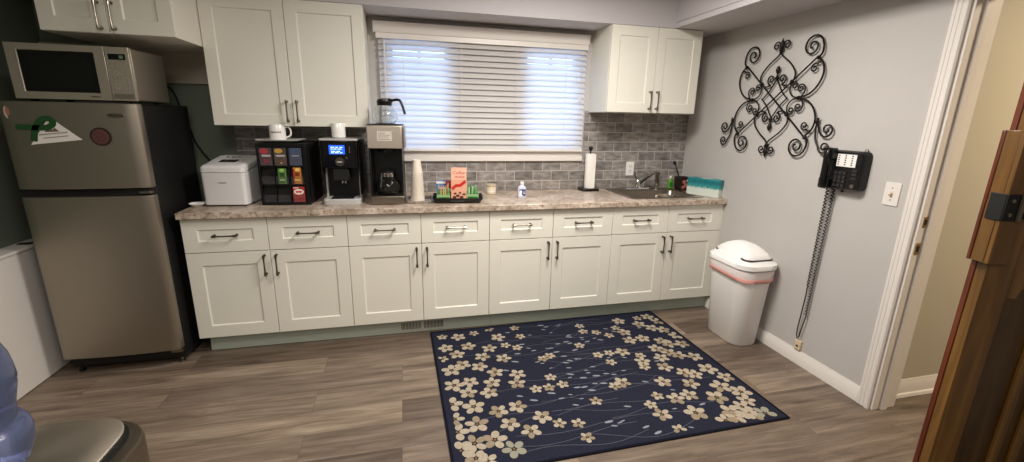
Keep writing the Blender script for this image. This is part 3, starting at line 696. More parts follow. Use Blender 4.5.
MB().box(-0.07, 0.07, -0.14, -0.03, 0.0365, 0.039).build('drip_grid', 'blackm', vm)
for s in (-1, 1):
    MB().prism([(-0.0195, 0.037), (-0.0195, 0.235), (-0.03, 0.235), (-0.046, 0.14), (-0.046, 0.037)], s * (a - 0.006), s * (a - 0.018), 'yz').build('side_trim', flat('silver_plastic', 0), vm)
    MB().box(min(s * a, s * (a - 0.007)), max(s * a, s * (a - 0.007)), -0.10, 0.19, 0.055, 0.40).build('side_panel', 'blackm', vm, bevel=0.003)
MB().box(-0.05, 0.05, -0.125, -0.02, 0.15, 0.2345).build('spout_housing', 'blackm', vm, bevel=0.006)
MB().tube([(0, -0.085, 0.15), (0, -0.085, 0.13)], 0.008, 8).tube([(0.022, -0.085, 0.15), (0.022, -0.085, 0.13)], 0.008, 8).build('spout', 'chrome', vm)
sc_ = MB().box(-0.058, 0.036, -0.1395, -0.1382, 0.322, 0.378).build('screen', 'screen', vm)
tx = MB()
for r, (z, segs) in enumerate(((0.363, ((-0.048, -0.026), (-0.02, -0.002), (0.006, 0.024))), (0.352, ((-0.048, -0.034), (-0.03, -0.012), (-0.006, 0.018))), (0.338, ((-0.046, -0.02), (-0.014, 0.008))), (0.329, ((-0.046, -0.03), (-0.024, 0.0), (0.006, 0.022))))):
    for x0, x1 in segs: tx.box(x0, x1, -0.1402, -0.1396, z, z + 0.0045)
tx.build('screen_text', 'screent', sc_)
MB().lathe([(0.028, 0.1383), (0.028, 0.1395), (0.024, 0.1395)], (0.002, 0, 0.275), 28, 'y').build('brand_ring', 'pewter', vm)
mk = MB().box(-0.016, 0.016, -0.1402, -0.1396, 0.27, 0.277); mk.build('logo', flat('silver_plastic', 0), vm)
MB().box(0.062, 0.068, -0.1395, -0.1382, 0.33, 0.37).build('coin_strip', 'nickel', vm)
MB().lathe([(0.006, 0.1383), (0.006, 0.14), (0, 0.14)], (0.045, 0, 0.30), 12, 'y').build('indicator', 'nickel', vm)
mug((0.873, 0.24, ZC + 0.4185), 1.7, 'plain white coffee mug on top of the coffee machine with the blue screen', 1.02, True, False)

# coffee brewer
br_ = thing('coffee_brewer', 'tall black and stainless drip coffee brewer left of the window', 'coffee brewer', (1.172, 0.245, ZC), -0.05)
a = 0.104
MB().box(-a, a, -0.165, 0.17, 0.004, 0.055).build('base', 'steeld', br_, bevel=0.004)
MB().lathe([(0.068, 0.0555), (0.07, 0.06), (0.0, 0.061)], (0, -0.06, 0), 28).build('warmer_plate', 'blackm', br_)
MB().box(-a + 0.002, a - 0.002, 0.03, 0.17, 0.0555, 0.362).box(-a + 0.002, -a + 0.014, -0.15, 0.03, 0.0555, 0.362).box(a - 0.012, a - 0.002, -0.10, 0.03, 0.0555, 0.362).build('column', 'black', br_, bevel=0.002)
hd = MB().box(-a - 0.002, a + 0.002, -0.168, 0.172, 0.3625, 0.505).build('head', 'steelb', br_, bevel=0.004)
MB().box(-0.045, 0.045, -0.169, -0.1682, 0.41, 0.47).build('label_plate', flat('pale_label', (206, 198, 186)), hd)
mk = MB()
for z, n in ((0.458, 4), (0.446, 7), (0.434, 6), (0.42, 7)):
    for i in range(n): mk.box(-0.036 + i * 0.0105, -0.029 + i * 0.0105, -0.1697, -0.1691, z - 0.002, z + 0.002)
mk.build('label_print', flat('grey_ink', 0), hd)
MB().box(a + 0.0022, a + 0.014, -0.12, 0.10, 0.36, 0.50).build('side_cover', 'steeld', br_, bevel=0.003)
MB().lathe([(0.055, 0.335), (0.066, 0.355), (0.068, 0.362)], (0, -0.06, 0), 28).build('brew_funnel', 'blackm', br_)
MB().tube([(0.0, -0.12, 0.348), (0.0, -0.18, 0.344), (0.0, -0.2, 0.338)], [0.008, 0.007, 0.009], 8).build('funnel_handle', 'black', br_)
MB().rrect(-a - 0.002, a + 0.002, -0.165, 0.17, 0.01, 0.5055, 0.510, 'xy').lathe([(0.07, 0.5105), (0.07, 0.514), (0, 0.5145)], (0.0, -0.04, 0), 28).build('top_warmer', 'blackm', br_)
def carafe(loc, rz, label, band='black', fill=None, q=1.0):
    t = thing('coffee_carafe', label, 'coffee pot', loc, rz)
    o = [(0.052, 0.0006), (0.062, 0.006), (0.078, 0.03), (0.081, 0.05), (0.074, 0.075), (0.052, 0.105), (0.043, 0.118), (0.044, 0.128), (0.048, 0.136)]
    o = [(r * (q if z < 0.1 else 1), z) for r, z in o]
    i = [(r - 0.0022, z + (0.002 if k == 0 else 0)) for k, (r, z) in enumerate(o)][::-1]
    MB().lathe(o + i, n=32, cap=False).build('glass_bowl', 'glass', t)
    MB().lathe([(0.0455, 0.114), (0.0475, 0.114), (0.0475, 0.128), (0.0515, 0.1385), (0.046, 0.1385), (0.0445, 0.128)], n=32, cap=False).build('collar', 'chrome' if fill else 'black', t)
    MB().tube(cat([(0.03, 0, 0.152), (0.05, 0, 0.146), (0.085, 0, 0.150), (0.105, 0, 0.143), (0.118, 0, 0.115), (0.13, 0, 0.075), (0.135, 0, 0.062)]), 0.0085, 10).box(-0.02, 0.03, -0.012, 0.012, 0.139, 0.156).build('handle', 'black', t)
    MB().lathe([(0.046, 0.139), (0.044, 0.15), (0.02, 0.155), (0, 0.156)], n=24).build('lid', 'black', t)
    return t
carafe((1.17, 0.20, ZC + 0.5147), -0.35, 'empty glass coffee pot with a black handle on top of the brewer')
carafe((1.172, 0.17, ZC + 0.0615), -1.9, 'glass coffee pot inside the brewer on its lower warmer plate', fill=True, q=1.05)

# cup tray and stack of paper cups
tr = thing('steel_tray', 'small rectangular stainless tray under the stack of paper cups', 'tray', (1.372, 0.20, ZC), -0.02)
MB().loft([ring(0.0006, 0.075, 0.095, 0.01), ring(0.003, 0.08, 0.1, 0.01), ring(0.016, 0.086, 0.106, 0.01), ring(0.018, 0.09, 0.11, 0.01), ring(0.0165, 0.084, 0.104, 0.01), ring(0.005, 0.078, 0.098, 0.01)]).build('pan', 'chrome', tr)
cupmesh = None
for k in range(16):
    if k < 5: s, z = 1.0, k * 0.012
    else: s, z = 0.93, 5 * 0.012 + (k - 5) * 0.0125
    r0, r1, hh2 = 0.030, 0.043, 0.092
    if k == 0:
        mb = MB().lathe([(0, 0.006), (r0 - 0.001, 0.006), (r0, 0.001), (r0 + 0.001, 0.001), (r1, hh2 - 0.004), (r1 + 0.004, hh2 - 0.004), (r1 + 0.004, hh2), (r1 - 0.001, hh2), (r0 - 0.0005, 0.008), (0, 0.008)], n=24, cap=False)
        mb.xf(Matrix.Translation((0, 0, hh2)) @ Matrix.Rotation(PI, 4, 'X'))
        o = mb.build('paper_cup', 'cupw'); first = o
    else:
        o = first.copy(); C.objects.link(o)
    o.location = (1.360, 0.205, ZC + 0.0055 + z + (0.0 if k else 0)); o.scale = (s if k < 5 else 0.97 - 0.012 * (k - 5),) * 2 + (1,)
    tag(o, 'white paper cup between the top and bottom cups of the upside-down stack' if 0 < k < 15 else ('white paper cup at the very top of the upside-down stack' if k == 15 else 'white paper cup at the very bottom of the upside-down stack'), 'cup', 'stacked white paper cups')

# black tray with creamers, stirrers and sugar
bt = thing('condiment_tray', 'black flared tray holding creamer, tea and sugar boxes, under the blind', 'tray', (1.63, 0.155, ZC), -0.12)
MB().loft([ring(0.0006, 0.145, 0.085, 0.008), ring(0.003, 0.148, 0.088, 0.008), ring(0.036, 0.171, 0.106, 0.008), ring(0.039, 0.171, 0.106, 0.008), ring(0.006, 0.146, 0.086, 0.008)]).build('tray_body', 'black', bt)
mk = MB()
for i in range(12): mk.box(-0.045 + i * 0.0075, -0.040 + i * 0.0075, -0.1022, -0.1012, 0.017, 0.021)
mk.build('lettering', flat('tray_ink', (96, 92, 90)), bt)
def onT(x, y, z=0.0065):
    c_, s_2 = math.cos(-0.12), math.sin(-0.12); return (1.63 + x * c_ - y * s_2, 0.155 + x * s_2 + y * c_, ZC + z)
cr = thing('creamer_box', 'tall orange and white creamer carton standing in the black tray', 'box', onT(0.008, -0.02), -0.1)
MB().box(-0.052, 0.052, -0.03, 0.03, 0.0003, 0.225).build('carton', flat('creamer_peach', (228, 168, 140)), cr, bevel=0.001)
MB().box(-0.05, 0.05, -0.0306, -0.0301, 0.15, 0.22).build('top_print', flat('creamer_pale', (238, 190, 166)), cr)
MB().text('Coffee', 0.03, (0.0, -0.031, 0.195), 0.0003).text('mate', 0.034, (0.006, -0.031, 0.17), 0.0003).build('lettering', flat('creamer_red', (196, 42, 30)), cr, smooth=0)
sw = MB(); strip(sw, cat([(-0.045, 0.085), (-0.02, 0.108), (0.01, 0.112), (0.045, 0.14)]), 0.02, -0.0312, -0.0306); sw.build('swoosh', flat('creamer_red', 0), cr, smooth=0)
mk = MB()
for x, z, r in ((-0.03, 0.03, 0.012), (-0.008, 0.04, 0.013), (0.018, 0.03, 0.013), (0.035, 0.05, 0.011), (-0.025, 0.055, 0.01), (0.008, 0.06, 0.009)): mk.prism([(x + r * math.cos(q * PI / 6), z + r * 0.7 * math.sin(q * PI / 6)) for q in range(12)], -0.0312, -0.0303)
mk.m(1).box(-0.045, 0.045, -0.0308, -0.0303, 0.006, 0.016)
mk.build('printed_picture', [flat('pod_brown', (92, 50, 36)), 'paper'], cr)
bb = thing('creamer_box', 'blue and white box behind the stirrers at the left of the black tray', 'box', onT(-0.10, 0.045), -0.12)
MB().box(-0.045, 0.045, -0.025, 0.025, 0.0003, 0.128).build('carton', flat('box_blue', (62, 116, 184)), bb, bevel=0.001)
MB().box(-0.045, 0.045, -0.0257, -0.0251, 0.112, 0.127).box(-0.03, 0.02, -0.0257, -0.0251, 0.078, 0.086).build('print', 'paper', bb)
rc_ = thing('sweetener_canister', 'small round red canister between the blue box and the orange carton', 'canister', onT(-0.055, 0.01), 0)
MB().lathe([(0, 0.0003), (0.024, 0.0003), (0.025, 0.002), (0.025, 0.13), (0.023, 0.134), (0, 0.134)], n=20).build('can', flat('can_red', (176, 52, 56)), rc_)
MB().lathe([(0.0254, 0.06), (0.0254, 0.085)], n=20, cap=False).build('label_band', 'paper', rc_)
def packets(name, loc, rz, label, n, cols_, w_, h_, d_):
    t = thing(name, label, 'box', loc, rz)
    MB().box(-w_ / 2, w_ / 2, -d_ / 2, -d_ / 2 + 0.002, 0.0003, h_ * 0.45).box(-w_ / 2, w_ / 2, d_ / 2 - 0.002, d_ / 2, 0.0003, h_ * 0.6).box(-w_ / 2, -w_ / 2 + 0.002, -d_ / 2 + 0.002, d_ / 2 - 0.002, 0.0003, h_ * 0.5).box(w_ / 2 - 0.002, w_ / 2, -d_ / 2 + 0.002, d_ / 2 - 0.002, 0.0003, h_ * 0.5).build('open_box', flat('pale_green_box', (150, 186, 130)), t)
    for i in range(n):
        x = -w_ / 2 + 0.008 + (w_ - 0.016) * i / (n - 1); y = random.uniform(-0.5, 0.5) * (d_ - 0.02); col, hm = cols_[i % len(cols_)]
        MB().box(x - 0.0035, x + 0.0035, y - 0.006, y + 0.006, 0.001, h_ * hm * random.uniform(0.9, 1.05), Matrix.Rotation(random.uniform(-0.08, 0.08), 3, 'Y')).build('packet', flat('c_%d_%d_%d' % col, col, 0.5), t)
    MB().box(-w_ / 2 + 0.004, w_ / 2 - 0.004, -d_ / 2 - 0.0006, -d_ / 2 - 0.0001, 0.012, h_ * 0.3).build('print', flat('print_green', (52, 112, 50)), t)
packets('stirrer_box', onT(-0.095, -0.04), -0.12, 'open green box of packets and wooden stirrers at the left of the black tray', 11, [((72, 140, 64), 0.85), ((206, 166, 122), 1.1), ((110, 168, 92), 0.8), ((200, 158, 112), 1.05)], 0.088, 0.108, 0.05)
packets('sweetener_box', onT(0.103, -0.005), -0.12, 'open green box of sweetener packets at the right of the black tray', 9, [((96, 160, 84), 1.0), ((196, 214, 186), 0.95), ((70, 140, 64), 0.9)], 0.08, 0.105, 0.06)
# jar, sanitizer, paper towels
jr = thing('small_jar', 'short cream round jar against the tile behind the black tray', 'jar', (1.918, 0.43, ZC))
MB().lathe([(0, 0.0003), (0.034, 0.0003), (0.037, 0.004), (0.038, 0.05), (0.034, 0.056)], n=24).build('jar_body', flat('jar_cream', (214, 200, 172), 0.3), jr)
MB().lathe([(0.037, 0.0563), (0.038, 0.06), (0.038, 0.072), (0.036, 0.075), (0, 0.075)], n=24).build('lid', flat('jar_lid', (190, 176, 150), 0.35), jr)
MB().lathe([(0.0384, 0.015), (0.0384, 0.03)], n=24, cap=False).build('label_band', 'trim', jr)
hs = thing('sanitizer_bottle', 'small clear sanitizer bottle with a blue label and white cap', 'bottle', (2.107, 0.225, ZC))
MB().loft([ring(0.0005, 0.03, 0.018, 0.014), ring(0.004, 0.032, 0.02, 0.014), ring(0.07, 0.032, 0.02, 0.014), ring(0.086, 0.024, 0.016, 0.012), ring(0.094, 0.011, 0.011, 0.011), ring(0.098, 0.011, 0.011, 0.011)]).build('bottle_body', flat('cloudy_clear', (196, 198, 214), 0.1), hs)
MB().lathe([(0.013, 0.0985), (0.013, 0.115), (0.008, 0.12), (0, 0.121)], n=16).build('cap', 'white', hs)
MB().box(-0.022, 0.024, -0.0208, -0.0202, 0.018, 0.066).build('label', flat('label_blue', (62, 72, 132)), hs)
MB().prism([(-0.022, 0.018), (-0.022, 0.05), (-0.012, 0.062), (-0.002, 0.05), (-0.006, 0.03), (0.004, 0.018)], -0.0214, -0.0208).box(0.006, 0.02, -0.0214, -0.0208, 0.044, 0.048).box(0.006, 0.02, -0.0214, -0.0208, 0.034, 0.038).build('label_print', 'paper', hs)
pt = thing('paper_towel_holder', 'black paper towel stand with a white roll, left of the sink', 'paper towel holder', (2.75, 0.50, ZC))
MB().loft([ring(0.0005, 0.072, 0.055, 0.01), ring(0.012, 0.076, 0.058, 0.01), ring(0.02, 0.072, 0.054, 0.01)]).build('base', 'black', pt)
MB().lathe([(0.005, 0.02), (0.005, 0.315), (0.008, 0.32), (0.012, 0.328), (0.017, 0.338), (0.018, 0.345), (0.014, 0.357), (0, 0.362)], n=16).build('post', 'black', pt)
rl = thing('paper_towel_roll', 'narrow white paper towel roll on the black stand', 'paper towel roll', (2.75, 0.50, ZC + 0.0205))
MB().lathe([(0.018, 0.001), (0.037, 0.001), (0.038, 0.004), (0.038, 0.277), (0.037, 0.28), (0.018, 0.28)], n=36, cap=False).lathe([(0.018, 0.001), (0.018, 0.28)], n=36, cap=False).build('roll', 'paper', rl)
MB().box(0.0, 0.034, -0.0392, -0.0384, 0.002, 0.279).build('loose_sheet', 'paper', rl)

# behind the sink
so = thing('dish_soap_bottle', 'small green dish soap bottle at the back right of the sink', 'bottle', (3.515, 0.512, ZC + 0.005))
MB().loft([ring(0.0005, 0.022, 0.016, 0.01), ring(0.06, 0.022, 0.016, 0.01), ring(0.078, 0.014, 0.012, 0.01), ring(0.084, 0.009, 0.009, 0.009)]).build('bottle_body', flat('soap_green', (96, 148, 52), 0.2), so)
MB().lathe([(0.01, 0.0845), (0.01, 0.1), (0.005, 0.106), (0, 0.107)], n=12).build('cap', 'white', so)
MB().box(-0.016, 0.016, -0.0172, -0.0165, 0.016, 0.05).build('label', flat('soap_label', (50, 110, 50)), so)
pp = thing('scrubber_pot', 'dark floral-patterned square pot holding a brush beside the sink', 'pot', (3.588, 0.44, ZC))
MB().loft([ring(0.0005, 0.045, 0.045, 0.01), ring(0.004, 0.047, 0.047, 0.01), ring(0.11, 0.056, 0.056, 0.012), ring(0.11, 0.052, 0.052, 0.01), ring(0.02, 0.044, 0.044, 0.01)]).build('pot_body', flat('pot_dark', (44, 26, 26), 0.3), pp)
mk = MB()
for i, (x, z, r) in enumerate(((-0.025, 0.075, 0.016), (0.012, 0.085, 0.014), (-0.005, 0.045, 0.018), (0.032, 0.05, 0.015), (-0.03, 0.03, 0.012), (0.02, 0.02, 0.012))):
    mk.m(i % 2).prism([(x + r * math.cos(q * PI / 6), z + r * math.sin(q * PI / 6)) for q in range(12)], -0.0575, -0.046)
mk.build('flower_print', [flat('pot_rose', (170, 104, 92)), flat('pot_cream', (196, 172, 150))], pp)
sb = thing('dish_brush', 'dark-handled dish brush leaning out of the patterned pot', 'brush', (3.585, 0.47, ZC + 0.022))
MB().tube([(0.01, -0.01, 0.0), (-0.03, 0.02, 0.14), (-0.045, 0.03, 0.19)], [0.005, 0.0055, 0.004], 8).build('handle', 'black', sb)
MB().tube([(-0.045, 0.03, 0.19), (-0.055, 0.034, 0.20), (-0.058, 0.03, 0.215)], [0.008, 0.013, 0.008], 8).build('brush_head', 'blackm', sb)
tb = thing('tissue_box', 'long teal and white ombre box at the right end of the counter', 'box', (3.603, 0.155, ZC), math.radians(-66))
def teal_mat():
    m = bpy.data.materials.new('teal_ombre_print'); m.use_nodes = True; nt = m.node_tree; p = nt.nodes['Principled BSDF']
    tc = nt.nodes.new('ShaderNodeTexCoord'); sp = nt.nodes.new('ShaderNodeSeparateXYZ'); nt.links.new(tc.outputs['Object'], sp.inputs[0])
    nz = nt.nodes.new('ShaderNodeTexNoise'); nz.inputs['Scale'].default_value = 60; nz.inputs['Detail'].default_value = 4; nt.links.new(tc.outputs['Object'], nz.inputs['Vector'])
    mr = nt.nodes.new('ShaderNodeMath'); mr.operation = 'MULTIPLY_ADD'; mr.inputs[1].default_value = 0.055; nt.links.new(nz.outputs['Fac'], mr.inputs[0]); nt.links.new(sp.outputs['Z'], mr.inputs[2])
    r = ramp(nt, [(0.0, (216, 220, 212)), (0.085, (206, 216, 206)), (0.098, (60, 150, 150)), (0.14, (20, 104, 112)), (0.16, (30, 130, 134))]); nt.links.new(mr.outputs[0], r.inputs['Fac'])
    nt.links.new(r.outputs[0], p.inputs['Base Color']); p.inputs['Roughness'].default_value = 0.4; return m
M['teal'] = teal_mat()
MB().box(-0.135, 0.135, -0.05, 0.05, 0.0004, 0.135).build('carton', 'teal', tb, bevel=0.003)
MB().prism([(0.05 * math.cos(q * PI / 10), 0.02 * math.sin(q * PI / 10)) for q in range(20)], 0.1352, 0.136, 'xy').build('opening', 'ceramic', tb)
bw = thing('steel_bowl', 'small shiny steel bowl sitting inside the sink', 'bowl', (3.27, 0.20, CT1 - 0.1515))
MB().lathe([(0.0, 0.001), (0.04, 0.001), (0.06, 0.02), (0.068, 0.10), (0.07, 0.152), (0.067, 0.152), (0.064, 0.10), (0.056, 0.022), (0, 0.006)], n=28, cap=False).build('bowl', 'steelb', bw)

# ================================================================== ON THE RIGHT WALL
# wall scroll: local X runs toward the camera side (-Y world), local Z up, local -Y into the room
ws = thing('wall_scroll', 'large black wrought iron scrollwork hanging on the grey right wall', 'wall decoration', (XR - 0.022, -0.338, 1.637), -PI / 2)
def pol(c, r, a): return (c[0] + r * math.cos(a), c[1] + r * math.sin(a))
def spiral(c, r0, a0, turns, r1=0.008, n=26):
    return [pol(c, r0 + (r1 - r0) * (k / n) ** 0.85, a0 + turns * 2 * PI * k / n) for k in range(n + 1)]
def rod(mb, pts2, r=0.0052, y=0.0, sm=True):
    p = [(u, y, v) for u, v in pts2]
    mb.tube(p, r, 6)
def lead(pts, sp_): return cat2(pts) + sp_
def cat2(pts, n=7):
    return [(q[0], q[2]) for q in cat([(a, 0, b) for a, b in pts], n)]
def flip(pts, sx, sz): return [(u * sx, v * sz) for u, v in pts]
lat = MB()
for s in (1, -1):
    rod(lat, [(-0.28 * s, 0.225), (0.28 * s, -0.235)], 0.0055, 0.004 * s)
for sx in (-1, 1):
    for sz in (-1, 1): rod(lat, flip(cat2([(-0.012, 0.138), (0.022, 0.09), (0.05, 0.048), (0.088, 0.012), (0.105, -0.004)]), sx, sz), 0.0045, 0.003)
lat.build('lattice', 'iron', ws)
for sx in (-1, 1):
    for sz in (1, -1):
        q = MB()
        # heart side: from the tip, out and round, curling in to the lattice corner
        rod(q, flip(cat2([(0.0, 0.285), (0.02, 0.262), (0.085, 0.215), (0.13, 0.165), (0.138, 0.125), (0.118, 0.092), (0.085, 0.078), (0.05, 0.085)]) + spiral((0.045, 0.122), 0.034, -PI / 2, 1.4, 0.006), sx, sz))
        # tip curls
        rod(q, flip(spiral((0.040, 0.325), 0.034, PI * 1.25, -1.5, 0.006), sx, sz), 0.0048)
        rod(q, flip(cat2([(0.0, 0.29), (0.008, 0.302), (0.016, 0.301)]), sx, sz), 0.0048)
        # corner scroll
        c = (0.232, 0.29)
        rod(q, flip(cat2([(0.285, 0.22), (0.305, 0.25), (0.305, 0.285)]) + spiral(c, 0.071, 0.05, 1.7, 0.010), sx, sz), 0.0056)
        # side arc from corner node to side knot
        rod(q, flip(cat2([(0.285, 0.222), (0.32, 0.19), (0.335, 0.13), (0.31, 0.065), (0.26, 0.02), (0.19, 0.0)]), sx, sz), 0.0056)
        # small curl inside the corner node
        rod(q, flip(cat2([(0.318, 0.19), (0.30, 0.195), (0.285, 0.19)]) + spiral((0.268, 0.165), 0.028, PI * 0.25, 1.4, 0.006), sx, sz), 0.0045)
        # knot scrolls
        rod(q, flip(cat2([(0.19, 0.0), (0.222, 0.02), (0.23, 0.055), (0.215, 0.075)]) + spiral((0.198, 0.055), 0.026, PI * 0.3, 1.4, 0.006), sx, sz), 0.0045)
        rod(q, flip(cat2([(0.19, 0.0), (0.145, 0.012), (0.118, 0.045), (0.122, 0.085)]) + spiral((0.148, 0.075), 0.026, PI * 0.9, -1.4, 0.006), sx, sz), 0.0045)
        q.build('scroll_quarter', 'iron', ws)
    e = MB()   # outer S with two curls, low on each side
    rod(e, flip(cat2([(0.352, -0.14), (0.352, -0.19), (0.36, -0.24), (0.385, -0.285)]) + [(u, v) for u, v in spiral((0.425, -0.285), 0.04, PI, 1.5, 0.008)], sx, 1))
    rod(e, flip(cat2([(0.352, -0.14), (0.365, -0.165), (0.378, -0.20)]) + spiral((0.425, -0.185), 0.047, PI * 1.1, 1.5, 0.009), sx, 1))
    rod(e, flip(cat2([(0.335, -0.13), (0.352, -0.14), (0.358, -0.12)]), sx, 1), 0.007)
    e.build('side_scroll', 'iron', ws)
def finial(mb, v, s, h=0.085):
    mb.lathe([(0.003, 0), (0.007, 0.008 * s), (0.004, 0.016 * s), (0.010, 0.028 * s), (0.015, 0.045 * s), (0.009, 0.062 * s), (0.0015, h * s)], (0, 0, v), 10)
for v, s in ((0.285, 1), (-0.295, -1), (0.135, 1), (-0.135, -1)):
    f = MB(); finial(f, v, s, 0.085 if abs(v) > 0.2 else 0.07); f.build('finial', 'iron', ws)
for u, v in ((0.19, 0), (-0.19, 0), (0.285, 0.222), (-0.285, 0.222), (0.285, -0.235), (-0.285, -0.235), (0, 0.29), (0, -0.295), (0.352, -0.14), (-0.352, -0.14), (0.122, 0.1), (-0.122, 0.1), (0.122, -0.1), (-0.122, -0.1), (0.0, 0.13), (0, -0.13)):
    MB().lathe([(0.0, -0.013), (0.008, -0.010), (0.0125, 0), (0.008, 0.010), (0, 0.013)], (u, 0, v), 10).build('knot', 'iron', ws)
for u, v in ((0.19, 0), (-0.19, 0), (0, 0.29), (0, -0.295)): MB().tube([(u, 0.005, v), (u, 0.0215, v)], 0.004, 6).build('wall_spacer', 'iron', ws)

# telephone
ph = thing('telephone', 'black corded telephone mounted on the grey wall beside the light switch', 'telephone', (XR, -0.930, 1.135), -PI / 2)
bd = MB().loft([[(x, y, z) for x, z in rr2(0.004, 0.105, 0.106, 0.105, 0.028)] for y in (-0.0005, -0.045)] + [[(x, -0.058 - 0.02 * (0.21 - z) * 0, z) for x, z in rr2(0.004, 0.105, 0.099, 0.098, 0.024)]])
bd = bd.build('body', 'black', ph)
hs_ = MB().tube(cat([(-0.070, -0.085, 0.015), (-0.070, -0.094, 0.03), (-0.070, -0.094, 0.11), (-0.070, -0.094, 0.185), (-0.070, -0.085, 0.205)]), 0.017, 12)
hs_.loft([[(x, y, z) for x, z in rr2(-0.070, 0.028, 0.03, 0.032, 0.014)] for y in (-0.0595, -0.09)]).loft([[(x, y, z) for x, z in rr2(-0.070, 0.19, 0.03, 0.032, 0.014)] for y in (-0.0595, -0.09)])
hs_.build('handset', 'black', ph)
cd = MB().box(-0.036, 0.072, -0.0605, -0.0585, 0.125, 0.192).build('number_card', 'paper', ph)
mk = MB()
for i in range(5):
    for x in (-0.026, 0.012, 0.05): mk.box(x - 0.004, x + 0.004, -0.0615, -0.0606, 0.133 + i * 0.012, 0.139 + i * 0.012)
mk.build('memory_buttons', 'dark', cd)
kp = MB()
for i in range(4):
    for j in range(3): MB().rrect(-0.026 + j * 0.024 - 0.009, -0.026 + j * 0.024 + 0.009, 0.022 + i * 0.023 - 0.0075, 0.022 + i * 0.023 + 0.0075, 0.003, -0.064, -0.058).build('key', flat('key_grey', (44, 43, 44)), ph)
kp.bm.free()
for i in range(3): MB().rrect(0.062, 0.09, 0.062 + i * 0.02, 0.074 + i * 0.02, 0.003, -0.063, -0.058).build('function_button', flat('key_grey', 0), ph)
MB().lathe([(0.011, 0.058), (0.011, 0.062), (0, 0.0625)], (0.076, 0, 0.026), 16, 'y').build('round_button', 'nickel', ph)
MB().lathe([(0.006, 0.02), (0.006, 0.03), (0, 0.031)], (0.0, 0, -0.012), 10, 'y').tube([(0.0, -0.022, 0.0), (0.0, -0.022, -0.012)], 0.004, 6).build('line_plug', 'black', ph)
MB().tube([(0.07, -0.01, 0.205), (0.075, -0.014, 0.222), (0.085, -0.014, 0.222), (0.09, -0.01, 0.205)], 0.0022, 6).build('hook_wire', 'nickel', ph)
# coiled cord hanging down and back up
path = []
top1, top2, low = (-0.090, 1.0), (-0.052, 1.0), -0.965
def hel(x0, x1, z0, z1, r0, r1, pitch, ph0=0):
    n = int(abs(z1 - z0) / pitch * 8); out = []
    for k in range(n + 1):
        t = k / n; a = ph0 + 2 * PI * k / 8; r = r0 + (r1 - r0) * t
        out.append((x0 + (x1 - x0) * t + r * math.cos(a), -0.020 + r * math.sin(a), z0 + (z1 - z0) * t))
    return out
left = hel(-0.092, -0.096, -0.004, -0.62, 0.0065, 0.005, 0.019) + [(-0.096, -0.02, -0.68), (-0.102, -0.02, -0.80), (-0.108, -0.02, -0.90), (-0.106, -0.02, -0.945), (-0.098, -0.02, -0.965), (-0.088, -0.02, -0.95), (-0.082, -0.02, -0.90)]
right = hel(-0.072, -0.055, -0.80, -0.01, 0.0045, 0.0065, 0.019)
MB().tube(left, 0.0036, 5).build('coiled_cord', 'black', ph, smooth=60)
MB().tube([left[-1]] + right + [(-0.06, -0.04, 0.0), (-0.07, -0.06, 0.012)], 0.0036, 5).build('coiled_cord', 'black', ph, smooth=60)

sw_ = thing('light_switch', 'cream light switch plate between the telephone and the door casing', 'light switch', (XR, -1.173, 1.147), -PI / 2)
MB().rrect(-0.037, 0.037, -0.058, 0.058, 0.005, -0.0055, -0.0002).build('cover_plate', 'trim', sw_, bevel=0.001)
MB().box(-0.007, 0.007, -0.0068, -0.0056, -0.013, 0.013).box(-0.0045, 0.0045, -0.018, -0.0066, -0.008, 0.004, Matrix.Rotation(0.5, 3, 'X')).build('toggle', 'beige', sw_)
MB().lathe([(0.003, 0.0055), (0.003, 0.0065), (0, 0.0068)], (0, 0, 0.03), 8, 'y').lathe([(0.003, 0.0055), (0.003, 0.0065), (0, 0.0068)], (0, 0, -0.03), 8, 'y').build('screw', 'nickel', sw_)
jk = thing('phone_jack', 'small beige phone jack just above the baseboard below the hanging cord', 'phone jack', (XR, -0.838, 0.125), -PI / 2)
MB().box(-0.022, 0.022, -0.016, -0.0002, -0.03, 0.03).build('housing', 'beige', jk, bevel=0.003)
MB().box(-0.008, 0.008, -0.017, -0.0155, -0.012, 0.0).build('socket', 'dark', jk)

# ================================================================== TRASH CAN
tc_ = thing('trash_can', 'white plastic trash can with a swing lid, in the corner by the right wall', 'trash can', (3.512, -0.432, 0), math.radians(0))
bx, by = 0.105, 0.165; tx_, ty = 0.140, 0.196; HT = 0.57
MB().loft([ring(0.0008, bx - 0.006, by - 0.006, 0.08, n=7), ring(0.008, bx, by, 0.085, n=7), ring(HT, tx_ - 0.004, ty - 0.004, 0.095, n=7), ring(HT, tx_ - 0.012, ty - 0.012, 0.09, n=7), ring(0.02, bx - 0.01, by - 0.01, 0.075, n=7)]).build('bin_body', 'whitew', tc_, smooth=50)
def at_h(z, e): t = z / HT; return (bx + (tx_ - bx) * t + e, by + (ty - by) * t + e)
lv = []
n = 7
def wav(z, e, amp, ph_):
    hx_, hy_ = at_h(z, e); r = ring(z, hx_, hy_, 0.096, n=n); N = len(r)
    return [(x * (1 + 0.004 * math.sin(i * 2.3 + ph_)), y * (1 + 0.004 * math.cos(i * 1.9 + ph_)), z + amp * math.sin(i * 1.7 + ph_) - 0.02 * (0.5 + 0.5 * math.sin(2 * PI * i / N + 3.5))) for i, (x, y, _) in enumerate(r)]
MB().loft([wav(0.565, 0.003, 0.0, 0), wav(0.535, 0.005, 0.003, 1), wav(0.505, 0.0035, 0.004, 2)], cap=False).build('liner_bag', 'bag', tc_, smooth=60)
MB().loft([wav(0.515, 0.0055, 0.002, 2), wav(0.513, 0.0075, 0.002, 2), wav(0.488, 0.0075, 0.003, 2), wav(0.486, 0.004, 0.003, 2)], cap=False).build('drawstring_band', 'pink', tc_, smooth=60)
